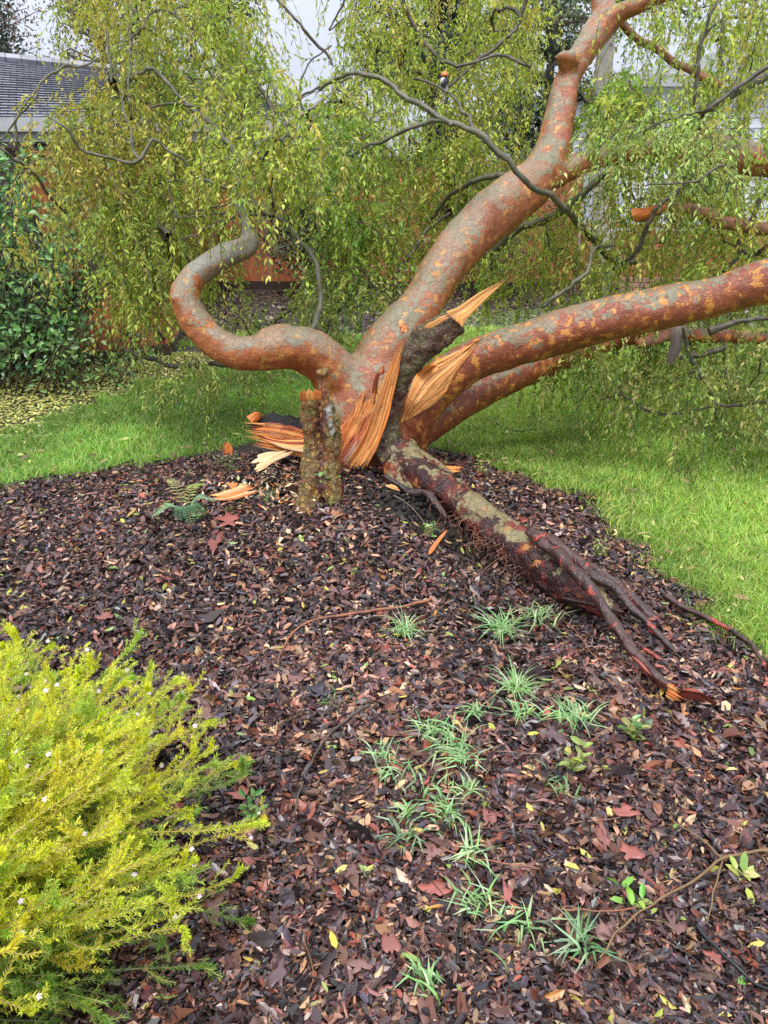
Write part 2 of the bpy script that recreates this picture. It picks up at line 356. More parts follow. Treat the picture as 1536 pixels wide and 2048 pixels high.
# ------------------------------------------------------------------ scattered leaf shapes
def leaves(P, D, U, L, Wd, curl, cols, six=True):
    """P base, D direction, U up normal (n,3); returns V,F,C. six: 8-vertex leaf, else 4-vertex."""
    n_ = len(P); S = np.cross(D, U); L = L[:, None]; Wd = Wd[:, None]; cu = curl[:, None]
    if six:
        tpl = [(0, 0, 0), (.24, -.42, .5), (.70, -.40, .5), (.24, .42, .5), (.70, .40, .5), (.26, 0, 0.), (.70, 0, 0.), (1, 0, 0)]
        Vv = np.stack([P + D * L * a_ + S * Wd * b_ + U * (cu * Wd * (c_ + 0) - cu * L * .5 * (a_ - .45) ** 2 * 1.2) for a_, b_, c_ in tpl], 1)
        t = np.array([[0, 3, 5], [0, 5, 1], [6, 4, 7], [2, 6, 7]]); q4 = np.array([[5, 3, 4, 6], [1, 5, 6, 2]]); nv = 8
    else:
        tpl = [(0, 0, 0), (.45, -.5, .35), (1, 0, 0), (.45, .5, .35)]
        Vv = np.stack([P + D * L * a_ + S * Wd * b_ + U * cu * Wd * c_ for a_, b_, c_ in tpl], 1)
        t = np.array([[0, 3, 2], [0, 2, 1]]); q4 = np.zeros((0, 4), int); nv = 4
    o = (np.arange(n_) * nv)[:, None, None]
    F = [(o + t[None]).reshape(-1, 3)]
    if len(q4): F.append((o + q4[None]).reshape(-1, 4))
    return Vv.reshape(-1, 3), F, np.repeat(cols, nv, 0)
def pick(pal, w, n_, var=.25):
    pal = np.array(pal); w = np.array(w, float); w /= w.sum()
    c = pal[R.choice(len(pal), n_, p=w)]
    return np.clip(c * (1 + var * R.normal(size=(n_, 1))) * (1 + .08 * R.normal(size=(n_, 3))), .004, .95)
def surfN(x, y):
    e = .02; dx = (hgt(x + e, y) - hgt(x - e, y)) / (2 * e); dy = (hgt(x, y + e) - hgt(x, y - e)) / (2 * e)
    return nrm(np.stack([-dx, -dy, np.ones_like(dx)], -1))
def scatter(n_, ymin, ymax, pow_=1.0):
    """points over the visible ground wedge, denser near the camera"""
    y = ymin + (ymax - ymin) * R.random(n_) ** pow_; hw = .62 * y + .35
    x = (R.random(n_) * 2 - 1) * hw; return x, y
def lay(x, y, L, asp, tilt, lift, cols, curl=.25, six=True):
    n_ = len(x); U = nrm(surfN(x, y) + R.normal(size=(n_, 3)) * tilt); a = R.random(n_) * 6.283
    D = np.stack([np.cos(a), np.sin(a), np.zeros(n_)], -1); D = nrm(D - U * (D * U).sum(-1, keepdims=True))
    z = hgt(x, y) + lift * R.random(n_); P = np.stack([x, y, z], -1) - D * L[:, None] * .5
    return leaves(P, D, U, L, L * asp, curl * R.normal(size=n_) + .1, cols, six)
mul = [(.040, .026, .028), (.078, .046, .044), (.018, .014, .016), (.13, .070, .058), (.19, .10, .065), (.29, .18, .11), (.085, .070, .085), (.22, .075, .05), (.40, .28, .19)]
mw = [20, 19, 22, 12, 10, 7, 7, 5, 4]
def trench(x, y):
    return np.clip(1.1 * np.exp(-(((x - .36) + (y - 3.23)) / 1.414 / .2) ** 2 - (((x - .38) - (y - 3.25)) / 1.414 / .36) ** 2), 0, 1) + 1.1 * np.exp(-((x - 0.08) / .22) ** 2 - ((y - 3.50) / .20) ** 2) + .9 * np.exp(-((x + .66) / .26) ** 2 - ((y - 3.72) / .16) ** 2)
mb = MB()
for (n_, y0, y1, pw, Lm, six) in [(66000, .75, 2.4, 1.0, .034, True), (60000, 2.3, 4.6, 1.0, .030, True)]:
    x, y = scatter(n_, y0, y1, pw); bd, lz_, fr = masks(x, y); kp = bd & (R.random(n_) > trench(x, y) * .9) & (y < 4.5)
    x, y = x[kp], y[kp]; m_ = len(x); L = Lm * np.exp(.38 * R.normal(size=m_) - .04) * np.clip(y / 1.7, .72, 1); asp = .28 + .22 * R.random(m_)
    pat = v2(x, y, 2.2, 21)[:, None]; c_ = pick(mul, mw, m_) * (.66 + .80 * pat) * np.array([1.17, 1.04, .96])
    mb.add(*lay(x, y, L, asp, .40, .026, c_, .6, six))
mb.solo('leaf_litter', M_litter, kind='stuff', label='wet dark brown fallen leaves covering the planting bed', cat='leaf litter', org=np.array([0, 2, 0]))
# chips and crumbs of mulch between the leaves
mb = MB(); x, y = scatter(45000, .75, 4.6, 1.0); bd, _, _ = masks(x, y); kp = bd & (R.random(len(x)) > trench(x, y) * .8); x, y = x[kp], y[kp]; m_ = len(x)
L = .016 * np.exp(.5 * R.normal(size=m_)); c_ = pick([(.03, .022, .022), (.07, .04, .032), (.16, .07, .045), (.11, .085, .07)], [5, 4, 2, 1], m_)
mb.add(*lay(x, y, L, .35 + .4 * R.random(m_), .35, .024, c_, .1, False))
mb.solo('bark_mulch', M_litter, kind='stuff', label='small chips of dark bark mulch scattered among the dead leaves', cat='mulch', org=np.array([0, 2, 0]))
# fresh yellow and green fallen leaves
mb = MB(); x, y = scatter(900, .8, 4.3, .9); bd, _, _ = masks(x, y); x, y = x[bd], y[bd]; m_ = len(x)
c_ = pick([(.42, .44, .07), (.30, .42, .09), (.60, .50, .12), (.62, .42, .18), (.22, .33, .10), (.55, .26, .06)], [5, 4, 4, 4, 2, 1], m_, .15)
L_ = .038 * np.exp(.25 * R.normal(size=m_)); mb.add(*lay(x, y, L_, .3 + .15 * R.random(m_), .22, .012, c_, .3)); 
V = mb.V[0]; V[:, 2] += .016
mb.solo('fallen_yellow_leaves', M_ivy, kind='stuff', label='yellow and green leaves freshly dropped over the dark mulch', cat='fallen leaves', org=np.array([0, 2, 0]))
# small yellow leaves on the soil behind the lawn at the left
mb = MB(); n_ = 42000; x = R.uniform(-5.2, -1.2, n_); y = R.uniform(3.9, 8.0, n_); _, lz_, _ = masks(x, y); den = np.clip(1.5 * v2(x, y, 1.3, 31) + .25 * (x + 4.0), .06, 1)
kp = lz_ & (R.random(n_) < den); x, y = x[kp], y[kp]; m_ = len(x); c_ = pick([(.66, .66, .20), (.52, .58, .16), (.74, .66, .24), (.14, .08, .06)], [6, 4, 3, 1.2], m_, .2)
mb.add(*lay(x, y, .038 * np.exp(.2 * R.normal(size=m_)), .38 + 0 * x, .25, .02, c_, .2, False))
mb.solo('fallen_leaf_carpet', M_ivy, kind='stuff', label='carpet of small pale yellow leaves beside the lawn under the curtain of foliage', cat='fallen leaves', org=np.array([-3, 6, 0]))
# dry leaves on the far dirt
mb = MB(); n_ = 9000; x = R.uniform(-2.6, 6.5, n_); y = R.uniform(8.4, 13.3, n_); c_ = pick([(.07, .05, .045), (.14, .09, .06), (.24, .19, .12), (.28, .30, .10)], [5, 4, 2, 1], n_, .25)
mb.add(*lay(x, y, .07 * np.exp(.3 * R.normal(size=n_)), .4 + 0 * x, .3, .02, c_, .2, False))
mb.solo('dry_leaf_litter', M_litter, kind='stuff', label='dry brown leaves on the bare ground in front of the far fence', cat='leaf litter', org=np.array([1, 10, 0]))
# lawn
def blades(x, y, h, w, lean, cols, segs=2):
    n_ = len(x); a = R.random(n_) * 6.283; ld = np.stack([np.cos(a), np.sin(a), 0 * a], -1); b_ = R.random(n_) * 6.283
    sd = np.stack([np.cos(b_), np.sin(b_), 0 * b_], -1) * w[:, None] * .5; P = np.stack([x, y, hgt(x, y) - .004], -1); up = np.array([0, 0, 1.])
    le = (lean * h)[:, None]; h = h[:, None]
    v = np.stack([P - sd, P + sd, P + up * h * .55 + ld * le * .35 - sd * .8, P + up * h * .55 + ld * le * .35 + sd * .8, P + up * h * (1 - .25 * np.minimum(le / h, 1.5) ** 2 * .6) + ld * le], 1)
    o = (np.arange(n_) * 5)[:, None, None]
    return v.reshape(-1, 3), [(o + np.array([[2, 3, 4]])[None]).reshape(-1, 3), (o + np.array([[0, 1, 3, 2]])[None]).reshape(-1, 4)], np.repeat(cols, 5, 0)
n_ = 330000; y = 2.3 + 7.2 * R.random(n_) ** 1.25; x = (R.random(n_) * 2 - 1) * (.60 * y + .3)
bd, lz_, fr = masks(x, y); dn = np.clip(.75 + 1.2 * (v2(x, y, 5, 41) - .35), .25, 1)
x2_ = x + R.normal(size=n_) * .05; y2_ = y + R.normal(size=n_) * .05; bd, _, _ = masks(x2_, y2_); kp = ~(bd | lz_ | fr) & (R.random(n_) < dn); x, y = x[kp], y[kp]; m_ = len(x)
pt = v2(x, y, 1.6, 42)[:, None]; p2 = v2(x, y, 7, 43)[:, None]
c_ = pick([(.25, .43, .085), (.34, .52, .11), (.16, .33, .07), (.54, .52, .20)], [6, 5, 3, 1.3], m_, .18) * (.58 + .62 * pt + .30 * p2)
c_ = c_ * np.where(x[:, None] > .3, np.array([1.25, 1.12, 1.05]), 1.0)
h = (.038 + .035 * R.random(m_)) * (.7 + .6 * p2[:, 0]); V, F, C = blades(x, y, h, .0032 + .0006 * y, .2 + 1.1 * R.random(m_), c_)
solo('lawn_grass', V, F, M_grass, kind='stuff', label='bright green lawn grass around the planting bed', cat='grass', org=np.array([0, 5, 0]), cols=C)
mb = MB(); n_ = 5200; y = R.uniform(2.6, 8, n_); x = (R.random(n_) * 2 - 1) * .62 * y; bd, lz_, fr = masks(x, y); b2, _, _ = masks(x + R.normal(size=n_) * .16, y + R.normal(size=n_) * .16)
kp = ~(bd | lz_ | fr) & (b2 | (R.random(n_) < .16)); x, y = x[kp], y[kp]; m_ = len(x); mb.add(*lay(x, y, .042 * np.exp(.3 * R.normal(size=m_)), .36 + 0 * x, .4, .03, pick([(.56, .54, .18), (.42, .30, .16), (.20, .12, .08), (.60, .48, .24)], [3, 2, 3, 1], m_, .2), .3)); mb.V[0][:, 2] += .022
mb.solo('lawn_debris', M_ivy, kind='stuff', label='dropped leaves and bits caught in the grass along the bed edge', cat='fallen leaves', org=np.array([0, 4, 0]))
del V, F, C

# ------------------------------------------------------------------ remeshed organic bodies
def organic(tubes, voxel, smooth, disp=0.0, dsc=8):
    V, F = [], []; mbb = MB()
    for (P, r, kw) in tubes: t_ = tube(P, r, 20, True, **kw); mbb.add(t_[0], t_[1])
    V, F = mbb.get(); me = mesh_from('tmp', V, F); o = bpy.data.objects.new('tmp', me); COL.objects.link(o)
    md = o.modifiers.new('r', 'REMESH'); md.mode = 'VOXEL'; md.voxel_size = voxel
    md = o.modifiers.new('s', 'SMOOTH'); md.factor = .5; md.iterations = smooth
    m2 = bpy.data.meshes.new_from_object(o.evaluated_get(bpy.context.evaluated_depsgraph_get()))
    bpy.data.objects.remove(o); nv = len(m2.vertices); V = np.zeros(nv * 3); m2.vertices.foreach_get('co', V); V = V.reshape(-1, 3)
    nn = np.zeros(nv * 3); m2.vertices.foreach_get('normal', nn); nn = nn.reshape(-1, 3)
    F = np.array([list(p.vertices) for p in m2.polygons if len(p.vertices) == 4]); bpy.data.meshes.remove(m2)
    if disp: V = V + nn * (disp * (vn(V * dsc, 3) - .5) + disp * .5 * (vn(V * dsc * 2.7, 5) - .5) + disp * .25 * (vn(V * dsc * 7, 6) - .5))[:, None]
    return V, F
PT = {}
PT['trunk'] = [(690, 960, 4.12, 70), (705, 900, 4.12, 88), (718, 840, 4.12, 96), (728, 780, 4.14, 84), (745, 735, 4.18, 62)]
PT['up'] = [(745, 760, 4.16, 66), (775, 700, 4.2, 55), (812, 650, 4.25, 48), (850, 600, 4.32, 43), (895, 525, 4.45, 45), (940, 470, 4.56, 47), (985, 430, 4.65, 48), (1040, 385, 4.75, 46), (1085, 345, 4.85, 41), (1106, 300, 4.93, 34), (1118, 240, 5.02, 30), (1133, 170, 5.12, 26), (1152, 125, 5.2, 25), (1180, 85, 5.3, 29), (1212, 45, 5.4, 30)]
PT['top1'] = [(1212, 45, 5.4, 27), (1205, 10, 5.45, 24), (1196, -40, 5.5, 22), (1185, -120, 5.6, 20)]
PT['top2'] = [(1205, 55, 5.4, 24), (1245, 25, 5.35, 19), (1290, 5, 5.32, 17), (1350, -25, 5.3, 16), (1420, -70, 5.3, 14)]
PT['side'] = [(1070, 365, 4.8, 34), (1120, 345, 4.85, 26), (1160, 330, 4.9, 21), (1205, 315, 4.98, 20), (1260, 303, 5.05, 21), (1330, 300, 5.1, 23), (1420, 302, 5.12, 30), (1500, 315, 5.1, 31), (1600, 335, 5.05, 30), (1700, 350, 5, 28)]
PT['left'] = [(722, 830, 4.12, 74), (690, 775, 4.1, 60), (655, 728, 4.06, 48), (610, 700, 4.02, 45), (556, 695, 3.98, 42), (500, 708, 3.95, 34), (440, 693, 3.95, 32), (396, 652, 3.98, 32), (372, 606, 4.02, 31), (376, 572, 4.06, 29), (402, 543, 4.12, 27), (450, 511, 4.2, 25), (496, 488, 4.3, 21), (490, 440, 4.42, 11), (472, 390, 4.5, 10), (482, 340, 4.6, 10), (512, 295, 4.75, 9), (560, 255, 4.9, 8), (625, 215, 5.0, 6), (680, 170, 5.1, 4)]
PT['low'] = [(818, 925, 4.2, 36), (816, 880, 4.18, 42), (826, 830, 4.16, 48), (862, 782, 4.15, 45), (905, 748, 4.15, 43), (950, 722, 4.15, 41), (1000, 699, 4.14, 40), (1110, 667, 4.1, 43), (1180, 648, 4.08, 45), (1250, 631, 4.05, 44), (1400, 600, 4.0, 41), (1500, 572, 3.96, 43), (1600, 545, 3.9, 43), (1720, 515, 3.85, 42)]
PT['low2'] = [(770, 870, 4.25, 60), (830, 848, 4.35, 50), (900, 812, 4.42, 42), (970, 775, 4.5, 37), (1050, 742, 4.6, 34), (1110, 712, 4.7, 31), (1180, 690, 4.8, 26), (1270, 668, 4.9, 20), (1360, 668, 4.95, 16), (1450, 672, 5, 15), (1560, 680, 5, 14)]
paths = {k_: path(v_, k=6) for k_, v_ in PT.items()}
tubs = [(P, r, dict(rough=.10, seed=i_ + 1)) for i_, (P, r) in enumerate(paths.values())]
P0, r0 = path([(760, 860, 4.16, 62), (815, 858, 4.18, 50)]); tubs.append((P0, r0, {}))
P0, r0 = path([(700, 775, 4.12, 60), (770, 760, 4.14, 58), (822, 800, 4.16, 50)]); tubs.append((P0, r0, {}))
P0, r0 = path([(1140, 150, 5.12, 14), (1126, 122, 5.06, 12), (1121, 113, 5.03, 10), (1150, 120, 5.1, 20)]); tubs.append((P0, r0, {}))      # knot
P0, r0 = path([(352, 598, 3.98, 9), (345, 594, 3.95, 6)]); tubs.append((P0, r0, {}))
TV, TF = organic(tubs, .0125, 7, .016, 9)
BASE = np.array([.0, 4.15, float(hgt(0, 4.15))])
tree = thing('fallen_tree', 'large uprooted tree with mottled orange and grey green bark leaning over the lawn', 'tree', BASE)
keys = list(paths); samp = np.concatenate([paths[k_][0] for k_ in keys]); sid = np.concatenate([[i_] * len(paths[k_][0]) for i_, k_ in enumerate(keys)]); srr = np.concatenate([paths[k_][1] for k_ in keys])
start_ = {}; q_ = 0
for k_ in keys: start_[k_] = q_; q_ += len(paths[k_][0])
gmap = {'trunk': 0, 'up': 1, 'top1': 1, 'top2': 1, 'side': 2, 'left': 3, 'low': 4, 'low2': 5}
fc = TV[TF].mean(1); best = np.full(len(fc), 1e9); lab = np.zeros(len(fc), int)
for s_ in range(len(samp)):
    d_ = np.linalg.norm(fc - samp[s_], axis=1) - srr[s_]; k2 = d_ < best; best[k2] = d_[k2]; lab[k2] = 6 if (keys[sid[s_]] == 'left' and s_ - start_['left'] > 57) else gmap[keys[sid[s_]]]
me_all = mesh_from('tmp', TV, TF); nn = np.zeros(len(TV) * 3); me_all.vertices.foreach_get('normal', nn); nn = nn.reshape(-1, 3)
bvh = BVHTree.FromPolygons([tuple(v_) for v_ in TV], [tuple(int(a_) for a_ in f_) for f_ in TF])
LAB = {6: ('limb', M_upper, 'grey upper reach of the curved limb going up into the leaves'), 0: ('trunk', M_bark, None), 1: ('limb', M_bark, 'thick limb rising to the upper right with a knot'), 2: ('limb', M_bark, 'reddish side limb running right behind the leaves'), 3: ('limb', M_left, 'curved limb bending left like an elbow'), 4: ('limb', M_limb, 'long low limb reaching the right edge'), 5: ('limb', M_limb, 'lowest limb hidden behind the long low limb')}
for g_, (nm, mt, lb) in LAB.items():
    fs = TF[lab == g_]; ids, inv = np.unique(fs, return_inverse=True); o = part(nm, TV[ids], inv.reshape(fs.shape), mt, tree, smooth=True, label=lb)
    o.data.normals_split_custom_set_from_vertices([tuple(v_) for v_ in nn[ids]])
def onsurf(px, py, off=.006, Yd=4.0):
    d = Vector(ray(px, py)).normalized(); h_ = bvh.ray_cast(Vector((0, 0, CAMH)), d)
    if h_[0] is None: return at(px, py, Yd)
    return np.array(h_[0] - d * off)

# torn wood: bundles of split fibres between two guide lines
WL = (.88, .43, .135); WO = (.74, .24, .055); WR = (.34, .085, .04); WP = (.74, .56, .30)
def fibres(mbq, Lg, Rg, n_, thick=.006, jt=.15, jb=.05, cols=(WL, WO), cw=(3, 1), surf=None, ns=14, wv=.003, off=.006, sub=1):
    Ls = spline(np.array(Lg, float), 40); Rs = spline(np.array(Rg, float), 40); pal = np.array(cols); w_ = np.array(cw, float) / sum(cw)
    for i_ in range(n_):
        if R.random() > sub: continue
        u0 = (i_ - .35) / n_; u1 = (i_ + 1.4) / n_; thick_ = thick * .35; a0 = max(0, R.random() * jb); a1 = 1 - jt * R.random() ** 1.3
        t_ = np.linspace(a0, a1, ns); c_ = pal[R.choice(len(pal), p=w_)] * (1 + .12 * R.normal()); depth = R.normal() * thick_ * .8; wob = R.normal() * .15 / n_
        rows = []
        for k_, tt in enumerate(t_):
            f_ = tt * 39; a_ = int(min(f_, 38)); f_ -= a_; lp = Ls[a_] * (1 - f_) + Ls[a_ + 1] * f_; rp = Rs[a_] * (1 - f_) + Rs[a_ + 1] * f_
            tap = min(1, (k_ + .35) / 1.6) * min(1, (ns - 1 - k_ + .05) / 2.5); um = (u0 + u1) / 2 + wob * math.sin(k_ * .9); hw = (u1 - u0) / 2 * tap
            A = lp + (rp - lp) * (um - hw); B = lp + (rp - lp) * (um + hw)
            if surf: A3 = onsurf(A[0], A[1], off); B3 = onsurf(B[0], B[1], off)
            else: A3 = at(*A); B3 = at(*B)
            dd = nrm(A3 - np.array([0, 0, CAMH])); mid_ = (A3 + B3) / 2 - dd * (thick_ * tap + depth); bk = (A3 + B3) / 2 + dd * thick * 1.2
            rows.append(np.array([A3 - dd * depth, mid_, B3 - dd * depth, bk]))
        Vv = np.concatenate(rows); i2 = np.arange(ns - 1)[:, None] * 4; j2 = np.arange(4)[None]; k3 = (j2 + 1) % 4
        Q = np.stack([i2 + j2, i2 + k3, i2 + 4 + k3, i2 + 4 + j2], -1).reshape(-1, 4)
        capf = np.array([[3, 2, 1, 0], [ns * 4 - 4, ns * 4 - 3, ns * 4 - 2, ns * 4 - 1]])
        ux = i_ * .013 + np.tile([0, .006, .012, .02], ns); uy = np.repeat(t_ * .6, 4)
        mbq.add(Vv, np.concatenate([Q, capf]), c_, np.stack([ux, uy, 0 * ux], -1))
def slivers(mbq, Lg, Rg, n_, lift=.012, cols=(WL, WO, (.9, .52, .2)), cw=(3, 2, 1), ln=(.15, .5), surf=False, off=.02):
    Ls = np.array(Lg, float); Rs = np.array(Rg, float); A = spline(Ls, 60); B = spline(Rs, 60)
    for _ in range(n_):
        u = R.random(); a0 = R.random() * .75; l_ = R.uniform(*ln); a1 = min(1.08, a0 + l_); K = 7; P = []
        dr = R.normal() * .06
        for k_ in range(K):
            t_ = a0 + (a1 - a0) * k_ / (K - 1); q = min(59, t_ * 59); i2 = min(int(q), 58); f_ = q - i2 + max(0, t_ - 1) * 59; lp = A[i2] + (A[i2 + 1] - A[i2]) * f_; rp = B[i2] + (B[i2 + 1] - B[i2]) * f_; p_ = lp + (rp - lp) * (u + dr * (k_ / K) ** 2)
            w = onsurf(p_[0], p_[1], off) if surf else at(*p_); d = nrm(w - np.array([0, 0, CAMH])); P.append(w - d * (lift * (.3 + 1.2 * R.random() * (k_ / K) ** 2)))
        P = np.array(P); r_ = R.uniform(.0012, .0042); V, F, U = tube(spline(P, 12), r_ * np.array([.7, 1, 1, 1, .95, .9, .85, .7, .6, .45, .3, .1]), 5); c_ = np.array(cols)[R.choice(len(cols), p=np.array(cw) / sum(cw))] * (1 + .15 * R.normal()); mbq.add(V, F, c_, U * np.array([1, 1, 0]))
# on the low limb, between slab and bark
m1 = MB()
fibres(m1, [(800, 850), (818, 790), (845, 738), (905, 708), (962, 676)], [(812, 846), (850, 812), (888, 786), (908, 748), (962, 682)], 10, .006, .12, .05, surf=True, cols=(WL, (.70, .36, .13)), cw=(4, 1))
fibres(m1, [(806, 842), (830, 800), (870, 775)], [(818, 838), (855, 815), (896, 782)], 6, .008, .3, .05, surf=True)
slivers(m1, [(800, 850), (818, 790), (845, 738), (905, 708), (962, 676)], [(812, 846), (850, 812), (888, 786), (908, 748), (962, 682)], 14, .003, surf=True, off=.012, cols=(WL, (.9, .50, .18), (.66, .25, .07)))
m1.build('torn_wood', M_wood, tree, label='pale split sapwood along the top of the low limb')
# big torn face at the butt of the trunk
m2 = MB()
fibres(m2, [(664, 900), (680, 862), (704, 825), (720, 794)], [(690, 915), (716, 872), (740, 834), (758, 798)], 11, .007, .10, .12, surf=True, off=.012, cols=(WL, WO, (.7, .38, .13)), cw=(4, 2, 2))
fibres(m2, [(676, 925), (690, 890), (720, 850), (742, 815)], [(706, 940), (728, 900), (742, 860), (752, 828)], 9, .008, .25, .1, surf=True, off=.03, cols=((.56, .13, .05), (.62, .20, .08), WR), cw=(3, 2, 1))
slivers(m2, [(668, 915), (682, 868), (706, 830), (718, 790)], [(712, 935), (732, 885), (748, 838), (764, 796)], 26, .006, surf=True, off=.03)
slivers(m2, [(664, 905), (676, 868), (700, 828), (712, 784)], [(676, 908), (690, 872), (714, 836), (730, 792)], 22, .004, surf=True, off=.012, ln=(.1, .3), cols=(WL, WO, WR))
slivers(m2, [(700, 830), (712, 800), (722, 780)], [(760, 840), (768, 805), (770, 775)], 24, .004, surf=True, off=.012, ln=(.2, .6))
m2.build('torn_wood', M_wood, tree, label='reddish orange torn fibres at the broken foot of the trunk')
m2 = MB()
fibres(m2, [(742, 800, 3.86), (750, 755, 3.84), (763, 735, 3.84), (764, 725, 3.84)], [(752, 800, 3.86), (757, 755, 3.84), (768, 745, 3.84), (767, 726, 3.84)], 3, .003, .5, .1, cols=(WR, WO), cw=(1, 1))
m2.build('splinter', M_wood, tree)
m2 = MB()
fibres(m2, [(796, 655), (803, 640), (810, 648), (818, 652)], [(806, 672), (812, 660), (816, 660), (824, 660)], 4, .004, .5, .2, surf=True)
m2.build('splinter', M_wood, tree)
# broken buttress pointing left behind the stump
m2 = MB()
fibres(m2, [(612, 862, 3.95), (560, 848, 3.93), (498, 846, 3.9)], [(612, 915, 3.9), (570, 905, 3.86), (506, 884, 3.82)], 13, .012, .14, .0, cols=(WL, WO, WR, (.42, .16, .10)), cw=(4, 3, 2, 2))
fibres(m2, [(612, 880, 3.88), (560, 880, 3.84), (505, 866, 3.8)], [(612, 905, 3.84), (570, 896, 3.8), (520, 882, 3.8)], 6, .012, .35, .0, cols=(WL, WP, WR), cw=(4, 2, 1))
slivers(m2, [(612, 862, 3.9), (560, 848, 3.88), (495, 842, 3.85)], [(612, 915, 3.86), (570, 905, 3.82), (500, 888, 3.78)], 60, .01)
bt = m2.build('broken_buttress', M_wood, tree, label='splintered orange butt end with blackened top pointing left')
P0, r0 = path([(625, 880, 4.06, 34), (570, 862, 4.0, 30), (530, 854, 3.97, 24), (503, 850, 3.93, 12)], 16)
V, F = organic([(P0, r0, dict(rough=.35, seed=4))], .008, 2, .03, 22)
part('rotten_bark', V, F, M_char, bt, smooth=True)
P0, r0 = path([(500, 842, 3.88, 10), (512, 832, 3.9, 9), (520, 834, 3.95, 5)], 7); V, F, U = tube(P0, r0, 8, rough=.3)
part('splinter', V, F, M_wood, bt, cols=np.tile(WO, (len(V), 1)), uv=U)

